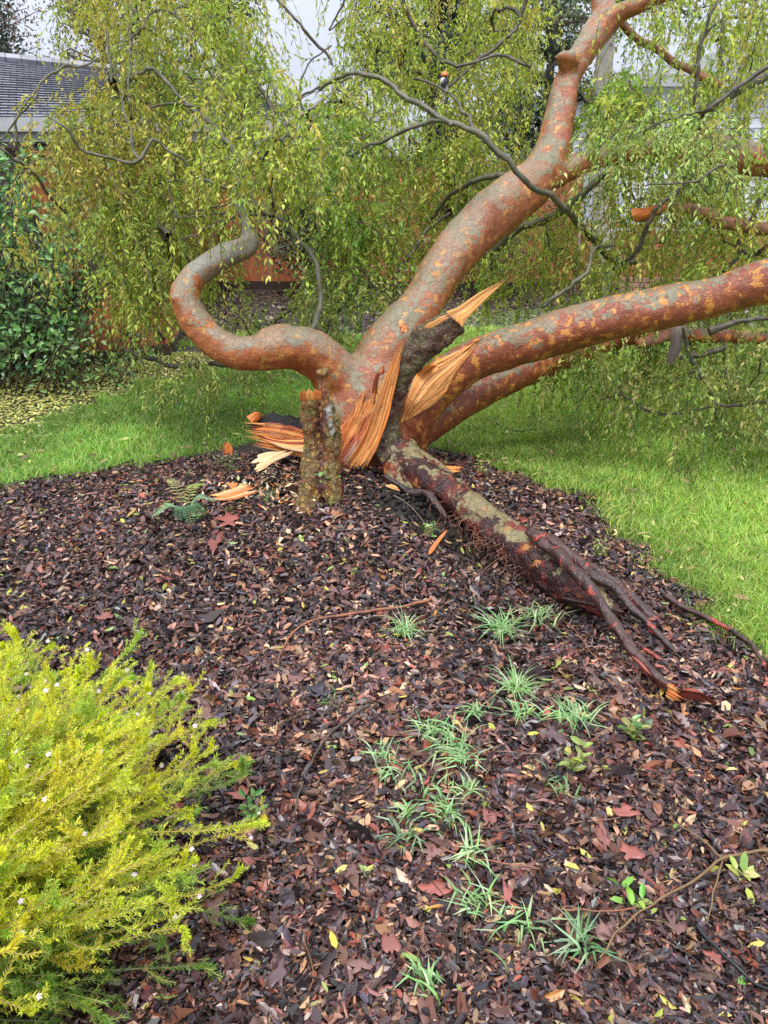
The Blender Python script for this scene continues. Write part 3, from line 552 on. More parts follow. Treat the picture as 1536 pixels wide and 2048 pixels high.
# ------------------------------------------------------------------ hand placed branches of the fallen tree
BR = [('g', [(600, 665, 4.05, 8), (625, 655, 4.1, 9), (642, 620, 4.15, 10), (646, 590, 4.2, 9), (636, 545, 4.25, 8), (610, 490, 4.3, 7), (575, 448, 4.35, 6), (545, 420, 4.4, 5)]),
 ('g', [(655, 690, 4.15, 8), (642, 665, 4.16, 7), (636, 655, 4.15, 7)]),
 ('g', [(1290, 520, 5.3, 5), (1235, 525, 5.2, 8), (1185, 480, 5.0, 8), (1130, 415, 4.55, 8), (1062, 368, 4.35, 8), (990, 300, 4.3, 8), (950, 262, 4.35, 8), (900, 248, 4.45, 7), (820, 196, 4.6, 7), (742, 153, 4.7, 6), (690, 150, 4.8, 5), (640, 178, 4.9, 4)]),
 ('g', [(905, 250, 4.45, 6), (870, 242, 4.5, 6), (800, 258, 4.6, 5), (745, 290, 4.7, 4), (700, 312, 4.8, 3)]),
 ('d', [(990, 300, 4.35, 5), (955, 268, 4.6, 5), (925, 215, 4.9, 4), (905, 195, 5.0, 3), (830, 160, 5.2, 3)]),
 ('g', [(1030, 355, 4.9, 9), (1000, 350, 5.0, 8), (950, 365, 5.1, 7), (905, 390, 5.3, 6), (860, 440, 5.5, 4)]),
 ('g', [(520, 415, 4.4, 7), (470, 385, 4.45, 6), (400, 350, 4.5, 5), (345, 310, 4.5, 5), (302, 278, 4.5, 5), (278, 320, 4.45, 7), (230, 318, 4.4, 5), (175, 298, 4.35, 5), (135, 262, 4.3, 4), (90, 225, 4.3, 3)]),
 ('g', [(278, 320, 4.45, 5), (262, 280, 4.5, 4), (252, 240, 4.55, 4), (246, 190, 4.6, 3)]),
 ('g', [(275, 148, 5.0, 5), (300, 130, 5.0, 7), (325, 155, 5.0, 7), (355, 190, 4.95, 7), (395, 228, 4.9, 8), (440, 262, 4.85, 9), (480, 320, 4.7, 9)]),
 ('d', [(300, 215, 4.7, 3), (345, 205, 4.8, 4), (400, 215, 4.85, 4), (450, 222, 4.9, 3)]),
 ('g', [(-20, 290, 4.6, 4), (10, 270, 4.6, 3), (35, 230, 4.6, 3), (70, 190, 4.6, 3), (115, 145, 4.7, 4), (145, 130, 4.8, 4), (200, 122, 4.9, 3)]),
 ('g', [(30, 300, 4.65, 4), (33, 235, 4.65, 4), (60, 195, 4.7, 4), (95, 155, 4.8, 3)]),
 ('g', [(-30, 280, 4.5, 5), (30, 315, 4.6, 5), (90, 375, 4.75, 5), (135, 425, 4.9, 5)]),
 ('g', [(135, 468, 5.2, 5), (150, 500, 5.2, 6), (195, 550, 5.25, 6), (245, 602, 5.3, 6), (330, 680, 5.5, 6)]),
 ('d', [(545, 432, 4.5, 6), (510, 424, 4.5, 5), (460, 425, 4.5, 4), (410, 432, 4.5, 3), (365, 435, 4.5, 2)]),
 ('d', [(530, 430, 4.5, 4), (480, 412, 4.5, 3), (430, 416, 4.5, 3), (370, 432, 4.5, 2), (335, 470, 4.5, 2)]),
 ('d', [(520, 430, 4.5, 4), (470, 440, 4.45, 3), (420, 456, 4.4, 3), (360, 480, 4.4, 2)]),
 ('d', [(500, 150, 5.2, 7), (540, 210, 5.1, 7), (555, 250, 5.0, 7), (540, 290, 4.9, 6), (530, 330, 4.8, 5)]),
 ('d', [(550, 240, 5.0, 5), (575, 225, 5.0, 5), (620, 180, 5.05, 4), (700, 155, 5.1, 3)]),
 ('d', [(665, 130, 5.0, 3), (640, 95, 5.0, 4), (610, 60, 5.0, 4), (570, 15, 5.0, 3), (540, -20, 5, 3)]),
 ('d', [(610, 230, 5.0, 3), (600, 190, 5.0, 3), (612, 130, 5.0, 2), (660, 90, 5.0, 2)]),
 ('d', [(1536 + 60, 100, 4.6, 7), (1500, 155, 4.6, 6), (1450, 190, 4.6, 6), (1415, 215, 4.6, 6), (1402, 230, 4.65, 5), (1400, 270, 4.7, 4)]),
 ('d', [(1402, 225, 4.65, 4), (1370, 228, 4.6, 3), (1320, 245, 4.6, 3), (1280, 265, 4.6, 3)]),
 ('g', [(1560, 140, 5.2, 12), (1490, 175, 5.15, 13), (1430, 210, 5.1, 13), (1385, 240, 5.1, 13), (1360, 290, 5.1, 12)]),
 ('r', [(1245, 45, 5.5, 8), (1270, 72, 5.5, 10), (1320, 105, 5.5, 10), (1380, 145, 5.45, 10), (1440, 172, 5.4, 12)]),
 ('r', [(1270, 432, 4.6, 14), (1290, 425, 4.6, 15), (1340, 412, 4.7, 12), (1400, 425, 4.8, 16), (1460, 445, 4.85, 17), (1560, 460, 4.9, 17)]),
 ('d', [(1420, 390, 4.45, 2), (1385, 365, 4.45, 3), (1330, 400, 4.45, 5), (1300, 440, 4.5, 6), (1275, 500, 4.6, 6), (1225, 540, 4.7, 5)]),
 ('d', [(1450, 330, 4.2, 3), (1415, 352, 4.2, 4), (1370, 362, 4.2, 3), (1290, 370, 4.3, 2)]),
 ('g', [(1085, 615, 4.5, 5), (1130, 580, 4.5, 6), (1170, 555, 4.5, 6), (1190, 505, 4.6, 5), (1230, 490, 4.7, 3)]),
 ('g', [(1310, 260, 5.2, 5), (1130, 420, 5.2, 10), (1060, 450, 5.3, 10), (1010, 480, 5.4, 9), (930, 540, 5.6, 8)]),
 ('g', [(1366, 655, 4.2, 4), (1374, 700, 4.2, 6), (1400, 745, 4.2, 6), (1424, 790, 4.2, 5), (1428, 840, 4.25, 4)]),
 ('d', [(1360, 715, 4.8, 7), (1410, 705, 4.8, 8), (1450, 690, 4.8, 6)]),
 ('d', [(1200, 800, 4.4, 2), (1240, 790, 4.4, 3), (1290, 820, 4.3, 4), (1340, 830, 4.3, 3), (1420, 815, 4.3, 4), (1490, 805, 4.3, 4), (1560, 800, 4.3, 3)]),
 ('d', [(1560, 640, 4.3, 5), (1500, 637, 4.3, 6), (1460, 650, 4.3, 8), (1420, 660, 4.3, 12)]),
 ('d', [(860, 520, 5.4, 5), (830, 560, 5.4, 6), (800, 600, 5.4, 6), (760, 570, 5.5, 4)]),
 ('g', [(900, 425, 5.6, 4), (840, 480, 5.5, 6), (790, 560, 5.4, 6), (760, 640, 5.2, 7)]),
 ('d', [(1536, 380, 5.0, 5), (1500, 440, 5.0, 6), (1470, 510, 5.0, 6), (1440, 560, 5, 5)]),
 ('d', [(760, 570, 5.6, 5), (700, 590, 5.5, 6), (660, 640, 5.4, 6), (620, 740, 5.3, 5)]),
 ('d', [(250, 700, 5.2, 7), (340, 730, 5.2, 8), (420, 728, 5.1, 8), (500, 735, 5.1, 6)]),
 ('d', [(800, -20, 5.6, 4), (830, 60, 5.6, 5), (870, 110, 5.5, 5), (930, 130, 5.4, 4), (1000, 115, 5.4, 4), (1060, 130, 5.3, 4)]),
 ('d', [(1060, -30, 5.6, 4), (1030, 60, 5.6, 5), (960, 120, 5.5, 5), (880, 180, 5.4, 3)]),
 ('d', [(700, -20, 5.6, 3), (660, 60, 5.6, 2), (690, 30, 5.6, 2)]),
 ('g', [(215, 60, 5.2, 4), (222, 150, 5.1, 4), (225, 160, 5.1, 4)]), ('g', [(256, 50, 5.1, 4), (257, 130, 5.0, 4), (262, 240, 4.9, 3)]),
 ('d', [(1400, 100, 4.9, 4), (1408, 80, 4.9, 4), (1420, 40, 4.9, 4), (1440, 0, 4.9, 3)]), ('d', [(1388, 210, 4.9, 3), (1395, 140, 4.9, 5), (1402, 90, 4.9, 4), (1450, 35, 4.9, 3)])]
nodes = []; nrad = []
BM = {'g': M_green, 'd': M_dark, 'r': M_redbr}
for i_, (k_, L_) in enumerate(BR):
    P, r = path(L_, k=9); r = r * (.78 if L_[0][0] > 600 else .62); jit = np.stack([vn(P * 9, 50 + c_) - .5 for c_ in range(3)], -1) * .035 + np.stack([vn(P * 24, 60 + c_) - .5 for c_ in range(3)], -1) * .016; jit[:2] = 0; P = P + jit
    V, F, U = tube(P, r, 8, True, rough=.12, seed=i_)
    part('branch', V, F, BM[k_], tree, smooth=True); nodes += list(P); nrad += list(r)
for k_ in ('up', 'top1', 'top2', 'side', 'left', 'low', 'low2'):
    P, r = paths[k_]; s_ = {'up': 40, 'left': 70, 'low': 26, 'low2': 18}.get(k_, 0); nodes += list(P[s_:]); nrad += list(r[s_:])
# broken orange end of the stub at the right
P, r = path([(1268, 432, 4.58, 13), (1290, 424, 4.56, 9), (1330, 414, 4.6, 5)], 8); V, F, U = tube(P, r, 8, rough=.3)
part('splinter', V, F, M_wood, tree, cols=np.tile(WO, (len(V), 1)), uv=U)
m2 = MB(); fibres(m2, [(1352, 640, 4.25), (1345, 670, 4.22), (1338, 705, 4.2), (1330, 738, 4.2)], [(1372, 645, 4.25), (1366, 675, 4.22), (1358, 705, 4.2), (1340, 740, 4.2)], 5, .004, .2, .1, cols=((.26, .22, .19), (.20, .15, .13)), cw=(1, 1))
m2.build('bark_strip', M_wood, tree, label='grey strip of bark hanging below the long low limb')
P, r = path([(1340, 670, 4.85, 9), (1312, 678, 4.7, 11), (1290, 684, 4.6, 10), (1278, 688, 4.55, 8)], 8); V, F, U = tube(P, r, 12, rough=.3); part('broken_stub', V, F, M_redbr, tree, smooth=True)

# ------------------------------------------------------------------ canopy: anchors, twig network, hanging strands
REG = [ # px0,px1,py0,py1,Y0,Y1,n, tint
 (60, 330, -80, 200, 5.0, 6.8, 95, 'y'), (300, 560, -80, 330, 4.9, 6.6, 135, 'm'), (90, 300, 180, 330, 4.6, 5.6, 60, 'y'), (240, 560, 300, 560, 4.6, 5.8, 95, 'm'),
 (100, 260, 330, 480, 4.7, 5.6, 26, 'y'), (235, 345, 380, 640, 4.5, 5.1, 46, 'm'), (530, 760, 200, 470, 4.7, 6.2, 90, 'g'), (640, 1080, -80, 150, 5.5, 7.2, 135, 'm'),
 (660, 1060, 140, 330, 5.0, 6.8, 95, 'm'), (740, 1000, 300, 520, 5.2, 6.8, 75, 'm'), (640, 780, 420, 600, 4.8, 6.0, 40, 'g'), (960, 1120, 420, 600, 5.0, 6.3, 35, 'm'),
 (1160, 1320, 30, 260, 4.9, 5.6, 50, 'g'), (1300, 1600, -80, 180, 4.9, 6.4, 72, 'm'), (1200, 1600, 180, 420, 4.5, 6.4, 95, 'm'), (1200, 1440, 230, 330, 4.3, 4.7, 22, 'l'),
 (1100, 1600, 380, 540, 4.6, 6.4, 110, 'm'), (1120, 1600, 560, 720, 4.6, 6.2, 95, 'd'), (1180, 1600, 680, 820, 4.0, 5.4, 62, 'd'), (780, 880, 610, 640, 4.0, 4.1, 2, 'l'),
 (0, 60, 420, 560, 4.9, 5.4, 3, 'y'), (1060, 1180, 690, 760, 4.5, 5.0, 7, 'd'), (420, 640, 600, 690, 5.6, 8.0, 26, 'd'), (590, 760, 540, 680, 4.6, 6.0, 26, 'd'), (330, 520, 720, 760, 4.5, 5.4, 12, 'd'), (420, 660, 130, 400, 4.0, 4.35, 34, 'm')]
def holes(px, py):
    e = ((px - 608) / 78) ** 2 + ((py - 75) / 165) ** 2 < 1
    e |= ((px - 555) / 105) ** 2 + ((py - 545) / 55) ** 2 < 1
    e |= ((px - 40) / 105) ** 2 + ((py - 170) / 85) ** 2 < 1
    e |= ((px - 60) / 95) ** 2 + ((py - 50) / 100) ** 2 < 1
    e |= (((px - 160) / 110) ** 2 + ((py - 190) / 42) ** 2 < 1) & (R.random() < .6)
    e |= ((px - 888) / 34) ** 2 + ((py - 150) / 60) ** 2 < 1
    e |= ((px - 1215) / 35) ** 2 + ((py - 195) / 35) ** 2 < 1
    e |= ((px - 1320) / 60) ** 2 + ((py - 190) / 25) ** 2 < 1
    return e
AX, AT, AR = [], [], []
for ri, (a0, a1, b0, b1, y0, y1, n_, tn) in enumerate(REG):
    c_ = 0; n_ = n_ * .95
    while c_ < n_:
        px, py, Yy = R.uniform(a0, a1), R.uniform(b0, b1), R.uniform(y0, y1)
        if holes(px, py + 30) or holes(px, py + 80) or holes(px, py + 125): 
            c_ += .5; continue
        # keep the main limbs clear
        clr = False
        for (qx, qy, rr_) in [(850, 600, 75), (940, 470, 75), (1040, 385, 70), (1115, 280, 60), (1130, 170, 55), (1185, 80, 55)]:
            if Yy < 5.5 and (px - qx) ** 2 + (py + 20 - qy) ** 2 < rr_ ** 2: clr = True
        if clr: c_ += .3; continue
        AX.append(at(px, py, Yy)); AT.append(tn); AR.append(ri); c_ += 1
AX = np.array(AX); AT = np.array(AT); AR = np.array(AR); NA = len(AX)
# Prim growth from existing wood to each anchor
ND = [np.array(p_) for p_ in nodes[::2]]; nb0 = len(ND); ND = np.array(ND); par = {}
dmin = np.full(NA, 1e9); near = np.zeros(NA, int)
for i_ in range(NA):
    d_ = np.linalg.norm(ND - AX[i_], axis=1); near[i_] = d_.argmin(); dmin[i_] = d_.min()
allp = list(ND); done = np.zeros(NA, bool); segs = []; comp = []
owner = {}                        # node index -> segment index (or -1)
for _ in range(NA):
    i_ = int(np.where(done, 1e9, dmin).argmin()); done[i_] = True; a_ = allp[near[i_]]; b_ = AX[i_]; L_ = np.linalg.norm(b_ - a_)
    k_ = max(4, int(L_ / .06)); t_ = np.linspace(0, 1, k_)[:, None]; arch = np.array([0, 0, .14 * L_]); wob = R.normal(size=3) * .07 * L_
    pts = a_ + (b_ - a_) * t_ + (arch + wob) * (4 * t_ * (1 - t_)) + np.stack([vn(np.repeat(t_ * 6, 3, 1) + i_ * 3.1, q_) - .5 for q_ in (1, 2, 3)], -1) * .05 * L_ * (4 * t_ * (1 - t_))
    sidx = len(segs); segs.append([pts, 1, owner.get(near[i_], -1), AR[i_]]); comp.append(comp[segs[-1][2]] if segs[-1][2] >= 0 else sidx); base = len(allp)
    for q_ in range(1, k_): allp.append(pts[q_]); owner[base + q_ - 1] = sidx
    new = pts[1:]; dd = np.linalg.norm(AX[:, None] - new[None], axis=2); m_ = dd.min(1); am = dd.argmin(1); up_ = (m_ < dmin) & ~done
    dmin[up_] = m_[up_]; near[up_] = base + am[up_]
for s_ in segs[::-1]:
    if s_[2] >= 0: segs[s_[2]][1] += s_[1]
CL = {0: 0, 2: 0, 4: 0, 20: 0, 1: 1, 3: 2, 5: 2, 6: 3, 10: 3, 7: 4, 8: 5, 9: 5, 11: 6, 12: 7, 13: 8, 14: 9, 15: 9, 16: 10, 17: 11, 18: 11, 19: 5, 21: 11, 22: 12, 23: 12, 24: 12, 25: 2}
tw = {}; cw_ = {}
for q_, s_ in enumerate(segs): cw_[comp[q_]] = cw_.get(comp[q_], 0) + len(s_[0])
big_ = set(sorted(cw_, key=lambda a_: -cw_[a_])[:85])
for q_, s_ in enumerate(segs):
    r_ = .0017 * math.sqrt(s_[1]) + .0007; n_ = len(s_[0]); V, F, U = tube(s_[0], np.linspace(r_ * 1.15, max(.0016, r_ * .6), n_), 5, False)
    tw.setdefault(comp[q_] if comp[q_] in big_ else -1, MB()).add(V, F)
for c_, q_ in tw.items():
    o_ = q_.build('twig', M_dark, tree, smooth=True)
    if c_ == -1: o_['kind'] = 'stuff'
PAL = {'y': [(.50, .47, .09), (.40, .46, .08), (.56, .43, .10), (.29, .38, .08)], 'm': [(.40, .50, .085), (.50, .55, .10), (.27, .40, .07), (.56, .48, .12)],
       'g': [(.33, .51, .08), (.43, .56, .10), (.20, .37, .07), (.48, .51, .10)], 'l': [(.50, .62, .20), (.40, .56, .15), (.56, .56, .22), (.34, .5, .14)], 'd': [(.32, .43, .09), (.46, .50, .13), (.20, .33, .08), (.56, .50, .19)]}
def strands(A, T, num, K=13):
    idx = np.repeat(np.arange(len(A)), num); n_ = len(idx); p_ = A[idx] + R.normal(size=(n_, 3)) * np.array([.045, .06, .04])
    d_ = nrm(R.normal(size=(n_, 3)) * np.array([1.1, 1.1, .5]) + np.array([0, 0, .1])); ln = .16 + .46 * R.random(n_) ** 1.5; stp = (ln / K)[:, None]
    Ps = [p_]; g_ = np.array([0, 0, -1.]); Ds = [d_]
    for k_ in range(K):
        d_ = nrm(d_ + g_ * R.uniform(.10, .32, (n_, 1)) + R.normal(size=(n_, 3)) * .13); p_ = p_ + d_ * stp
        zf = hgt(p_[:, 0], p_[:, 1]) + .03; p_[:, 2] = np.maximum(p_[:, 2], zf); Ps.append(p_); Ds.append(d_)
    return np.stack(Ps, 1), np.stack(Ds, 1), T[idx], ln
for c_ in sorted(set(CL.values())):
    sel = np.array([CL[r_] == c_ for r_ in AR]); A = AX[sel]; T = AT[sel]
    if not len(A): continue
    num = R.integers(4, 8, len(A)); P, D, T2, ln = strands(A, T, num); n_, K1, _ = P.shape
    # leaves: 2 to 3 at every step
    reps = 2; Pl = np.repeat(P[:, 1:], reps, 1) ; Dl = np.repeat(D[:, 1:], reps, 1); f_ = R.random(Pl.shape[:2])[..., None]; Pp = np.repeat(P[:, :-1], reps, 1); Pl = Pp + (Pl - Pp) * f_
    Pl = Pl.reshape(-1, 3); Dl = Dl.reshape(-1, 3); m_ = len(Pl); sd = nrm(np.cross(Dl, R.normal(size=(m_, 3))))
    dr = nrm(Dl * .55 + sd * .75 + np.array([0, 0, -.35]) + R.normal(size=(m_, 3)) * .15); up_ = nrm(np.cross(dr, nrm(np.cross(sd, dr)) + R.normal(size=(m_, 3)) * .5))
    sc_ = np.repeat(R.uniform(.8, 1.2, n_), (K1 - 1) * reps); L = .039 * sc_ * R.uniform(.6, 1.2, m_)
    cs = np.zeros((n_, 3)); 
    for tn, pl in PAL.items():
        q_ = T2 == tn
        if q_.any(): cs[q_] = np.array(pl)[R.choice(4, q_.sum(), p=[.35, .3, .2, .15])]
    cs = cs * (1 + .14 * R.normal(size=(n_, 1))); cc = np.repeat(cs, (K1 - 1) * reps, 0) * (1 + .16 * R.normal(size=(m_, 1))); yl = R.random(m_) < .05; cc[yl] = (.46, .38, .12)
    kp = R.random(m_) < .80; V, F, C = leaves(Pl[kp], dr[kp], up_[kp], L[kp], L[kp] * .36, .5 * np.ones(kp.sum()), np.clip(cc[kp], .01, .8), False)
    part('foliage', V, F, M_leaf, tree, cols=C)
    # stems of the strands
    a3 = np.array([0, 2.1, 4.2]); rg = np.stack([np.cos(a3), np.sin(a3), 0 * a3], -1) * .0014; Vs = (P[:, :, None, :] + rg[None, None]).reshape(-1, 3)
    o = (np.arange(n_) * K1 * 3)[:, None, None] + (np.arange(K1 - 1) * 3)[None, :, None]; j_ = np.arange(3)[None, None]; k_ = (j_ + 1) % 3
    Q = np.stack([o + j_, o + k_, o + 3 + k_, o + 3 + j_], -1).reshape(-1, 4); part('hanging_stem', Vs, Q, M_dark, tree)

# ------------------------------------------------------------------ stump
st = thing('tree_stump', 'broken mossy stump standing in two prongs in front of the fallen trunk', 'stump', G(630, 1005))
tb = []
for L_ in ([(612, 1040, 3.35, 16), (614, 1005, 3.44, 21), (622, 965, 3.5, 23), (623, 930, 3.54, 20), (622, 890, 3.57, 18), (621, 845, 3.58, 17), (619, 793, 3.58, 18)],
           [(668, 1010, 3.42, 12), (662, 975, 3.48, 22), (660, 925, 3.54, 20), (661, 880, 3.56, 20), (660, 850, 3.56, 19), (655, 810, 3.56, 15), (646, 775, 3.56, 11), (642, 741, 3.56, 10)],
           [(632, 1010, 3.5, 24), (642, 970, 3.56, 24), (642, 930, 3.62, 18), (640, 890, 3.64, 9)]):
    P, r = path(L_, k=6); tb.append((P, r, dict(rough=.22, seed=len(tb) + 20)))
V, F = organic(tb, .0055, 2, .024, 26); so_ = part('stump_wood', V, F, M_stump, st, smooth=True); so_.data.materials.append(solid('pale lichen', (.27, .27, .23), .8, 60, .5, .6)); so_.data.materials.append(solid('wet inner bark', (.10, .035, .025), .4, 50, .5, .8, .01))
fm = V[F].mean(1); a_, b_ = at(657, 815, 3.53), at(663, 862, 3.52); tt_ = np.clip(((fm - a_) @ (b_ - a_)) / ((b_ - a_) @ (b_ - a_)), 0, 1); dd_ = np.linalg.norm(fm - a_ - tt_[:, None] * (b_ - a_), axis=1) + .045 * (vn(fm * 55, 4) - .5)
ix = np.where(dd_ < .013, 1, 0); a_, b_ = at(641, 830, 3.53), at(640, 985, 3.42); tt_ = np.clip(((fm - a_) @ (b_ - a_)) / ((b_ - a_) @ (b_ - a_)), 0, 1); dd_ = np.linalg.norm((fm - a_ - tt_[:, None] * (b_ - a_)) * np.array([1, .35, 1]), axis=1) + .035 * (vn(fm * 40, 7) - .5); ix = np.where((dd_ < .022) & (fm[:, 1] > 0), 2, ix)
so_.data.polygons.foreach_set('material_index', ix.astype(np.int32))
m2 = MB(); fibres(m2, [(602, 806, 3.54), (602, 786, 3.53), (603, 776, 3.53)], [(642, 800, 3.54), (642, 782, 3.53), (640, 776, 3.53)], 9, .008, .6, .0, cols=(WL, WO), cw=(1, 1), ns=6)
m2.build('splinter', M_wood, st); m2 = MB(); fibres(m2, [(634, 752, 3.57), (634, 742, 3.56), (634, 737, 3.56)], [(651, 752, 3.57), (650, 742, 3.56), (649, 737, 3.56)], 4, .006, .4, .0, cols=(WO, WR), cw=(1, 1), ns=6)
m2.build('splinter', M_wood, st)

# ------------------------------------------------------------------ torn up root with its slab
rt = thing('torn_root', 'thick wet red and olive root pulled from the bed with a tall torn bark slab', 'root', G(900, 1010))
RP = [(800, 905, 3.82, 30), (835, 945, 3.68, 34), (870, 968, 3.56, 32), (905, 990, 3.46, 31), (950, 1025, 3.33, 32), (1000, 1066, 3.20, 36), (1080, 1124, 2.99, 43), (1140, 1166, 2.82, 39), (1190, 1200, 2.70, 26), (1235, 1232, 2.60, 11)]
P, r = path(RP, k=6); V, F = organic([(P, r, dict(rough=.12, seed=31)), (*path([(795, 880, 3.84, 26), (785, 925, 3.74, 24), (790, 965, 3.64, 18), (830, 1000, 3.52, 10)]), dict(rough=.4, seed=8)),
    (*path([(800, 880, 3.86, 16), (838, 905, 3.84, 12), (880, 935, 3.72, 10), (905, 955, 3.62, 7)]), dict(rough=.2, seed=9))], .008, 4, .018, 14)
root_b = part('root', V, F, M_root, rt, smooth=True)
SP = [(805, 945, 3.72, 34), (782, 905, 3.77, 28), (780, 860, 3.79, 20), (793, 800, 3.79, 16), (808, 752, 3.78, 22), (832, 708, 3.77, 31), (862, 676, 3.76, 34), (896, 656, 3.75, 28), (922, 645, 3.75, 20)]
P, r = path(SP, k=6); V, F = organic([(P, r, dict(rough=.12, seed=33, flat=(np.array([0, 1., 0]), .35)))], .0075, 2, .02, 26)
slab = part('bark_slab', V, F, M_slab, rt, smooth=True)
m2 = MB(); fibres(m2, [(893, 628, 3.70), (900, 622, 3.70), (925, 610, 3.7), (965, 582, 3.70), (1008, 556, 3.7)], [(925, 655, 3.69), (928, 640, 3.69), (938, 630, 3.69), (975, 595, 3.70), (1016, 556, 3.7)], 6, .007, .16, .03, cols=(WL, (.72, .42, .18)), cw=(2, 1))
m2.build('splinter', M_wood, rt, label='long pale splinter blade pointing up and right from the slab tip')
m2 = MB(); fibres(m2, [(682, 936, 3.70), (706, 905, 3.70), (729, 867, 3.71), (747, 820, 3.72), (770, 753, 3.73), (799, 682, 3.74)], [(722, 944, 3.68), (748, 905, 3.69), (767, 860, 3.70), (784, 800, 3.72), (796, 745, 3.73), (808, 684, 3.74)], 11, .008, .10, .12, cols=(WL, (.74, .42, .16), WO), cw=(5, 3, 1), ns=20)
fibres(m2, [(676, 925, 3.74), (698, 893, 3.74), (722, 858, 3.75)], [(694, 932, 3.72), (714, 900, 3.72), (734, 860, 3.73)], 5, .008, .3, .15, cols=(WR, (.45, .16, .08), (.40, .25, .22)), cw=(2, 2, 1))
slivers(m2, [(682, 940, 3.69), (706, 905, 3.69), (729, 867, 3.70), (747, 820, 3.71), (770, 753, 3.72), (799, 690, 3.73)], [(722, 950, 3.67), (748, 905, 3.68), (767, 860, 3.69), (784, 800, 3.71), (796, 745, 3.72), (808, 690, 3.73)], 22, .003)
m2.build('torn_wood', M_wood, rt, label='tall orange sheet of split wood standing left of the slab')
m2 = MB(); fibres(m2, [(848, 655, 3.72), (862, 645, 3.71), (880, 636, 3.7), (896, 627, 3.7)], [(856, 662, 3.72), (868, 652, 3.71), (886, 642, 3.7), (900, 634, 3.7)], 3, .004, .2, .1, cols=(WL,), cw=(1,)); m2.build('splinter', M_wood, rt)
TD = [([(1080, 1085, 2.92, 12), (1120, 1112, 2.80, 14), (1160, 1152, 2.66, 13), (1200, 1205, 2.52, 12), (1240, 1272, 2.36, 13), (1290, 1332, 2.22, 12), (1330, 1368, 2.13, 12), (1352, 1388, 2.09, 11)], 'blackened root prong ending in a snapped orange tip'),
 ([(1060, 1065, 3.03, 15), (1120, 1098, 2.90, 16), (1180, 1142, 2.76, 13), (1245, 1195, 2.62, 10), (1300, 1250, 2.50, 9), (1350, 1310, 2.39, 8), (1385, 1342, 2.32, 7), (1410, 1385, 2.22, 5)], 'slender root prong with a red streak'),
 ([(1170, 1130, 2.85, 10), (1230, 1165, 2.76, 11), (1300, 1235, 2.62, 11), (1350, 1290, 2.50, 11), (1400, 1340, 2.36, 12), (1440, 1375, 2.26, 9)], None),
 ([(1280, 1290, 2.36, 4), (1330, 1328, 2.30, 4), (1370, 1360, 2.24, 5), (1410, 1395, 2.18, 4), (1435, 1425, 2.12, 3)], None),
 ([(770, 950, 3.58, 5), (815, 980, 3.5, 7), (850, 985, 3.46, 8), (870, 1005, 3.4, 8), (890, 1035, 3.32, 6)], 'short dark red root curling out of the soil'),
 ([(1120, 1195, 2.74, 3), (1180, 1210, 2.66, 3), (1250, 1222, 2.58, 3)], None)]
for L_, lb in TD:
    P, r = path(L_, k=10); P = P + np.stack([vn(P * 12, 70 + c_) - .5 for c_ in range(3)], -1) * .018; V, F, U = tube(P, r * (.72 + .4 * vn(P * 22, 9)), 14, True, rough=.35, seed=len(L_)); part('root_prong', V, F, M_tend, rt, smooth=True, label=lb)
m2 = MB(); fibres(m2, [(1334, 1364, 2.06), (1352, 1374, 2.05), (1374, 1392, 2.04)], [(1330, 1392, 2.06), (1346, 1402, 2.05), (1366, 1408, 2.04)], 9, .01, .5, .1, cols=(WL, WO), cw=(2, 1), ns=6); m2.build('splinter', M_wood, rt, label='snapped bright orange root tip')
m2 = MB()
for i_ in range(95):                       # hair roots under the root
    t_ = R.random(); t_ = round(t_ * 7) / 7 + R.normal() * .03; px = 880 + 190 * t_ + R.normal() * 15; py = 1010 + 130 * t_ + R.normal() * 14; a_ = at(px, py, 3.32 - .4 * t_); l_ = R.uniform(.04, .14)
    Pq = [a_]; 
    for k_ in range(6): Pq.append(Pq[-1] + np.array([R.normal() * .016, R.normal() * .012, -l_ / 6]))
    V, F, U = tube(np.array(Pq), .0013, 4, False); m2.add(V, F, (.30, .13, .07) if R.random() < .5 else (.12, .06, .04))
m2.build('hair_roots', M_flake, rt)
# soil clods in the hole and around the stump
m2 = MB(); cnt = 0
for (cx, cy, sx_, sy_, n_) in [(.36, 3.28, .22, .16, 420), (.08, 3.50, .17, .15, 700), (-.62, 3.74, .24, .14, 600), (.85, 2.6, .2, .12, 160), (.2, 3.1, .35, .25, 220), (1.15, 2.35, .25, .2, 160), (-.1, 3.6, .12, .1, 120), (1.05, 2.2, .16, .1, 260)]:
    for _ in range(n_):
        x_, y_ = cx + R.normal() * sx_, cy + R.normal() * sy_; s_ = .006 + .012 * R.random() ** 2; p_ = put(x_, y_, s_ * .3)
        ph = nrm(R.normal(size=(6, 3))); oc = np.array([[1, 0, 0], [-1, 0, 0], [0, 1, 0], [0, -1, 0], [0, 0, 1], [0, 0, -1]]) * s_ * R.uniform(.7, 1.3, (6, 1)) + ph * s_ * .3
        m2.add(oc + p_, np.array([[0, 2, 4], [2, 1, 4], [1, 3, 4], [3, 0, 4], [2, 0, 5], [1, 2, 5], [3, 1, 5], [0, 3, 5]]))
m2.solo('loose_soil', M_soil, kind='stuff', label='crumbled dark soil thrown up around the torn roots', cat='soil', org=np.array([.2, 3.2, 0]), smooth=True)
m2 = MB(); m_ = 700; x = R.normal(-.52, .22, m_); y = R.normal(3.62, .13, m_); c_ = pick([WP, WO, (.6, .45, .28), (.3, .12, .06)], [4, 2, 2, 2], m_, .2)
m2.add(*lay(x, y, .022 * np.exp(.5 * R.normal(size=m_)), .3 + 0 * x, .5, .05, c_, .1, False)); m2.solo('wood_chips', M_litter, kind='stuff', label='pale rotten wood crumbs on black soil left of the stump', cat='wood chips', org=np.array([-.5, 3.6, 0]))

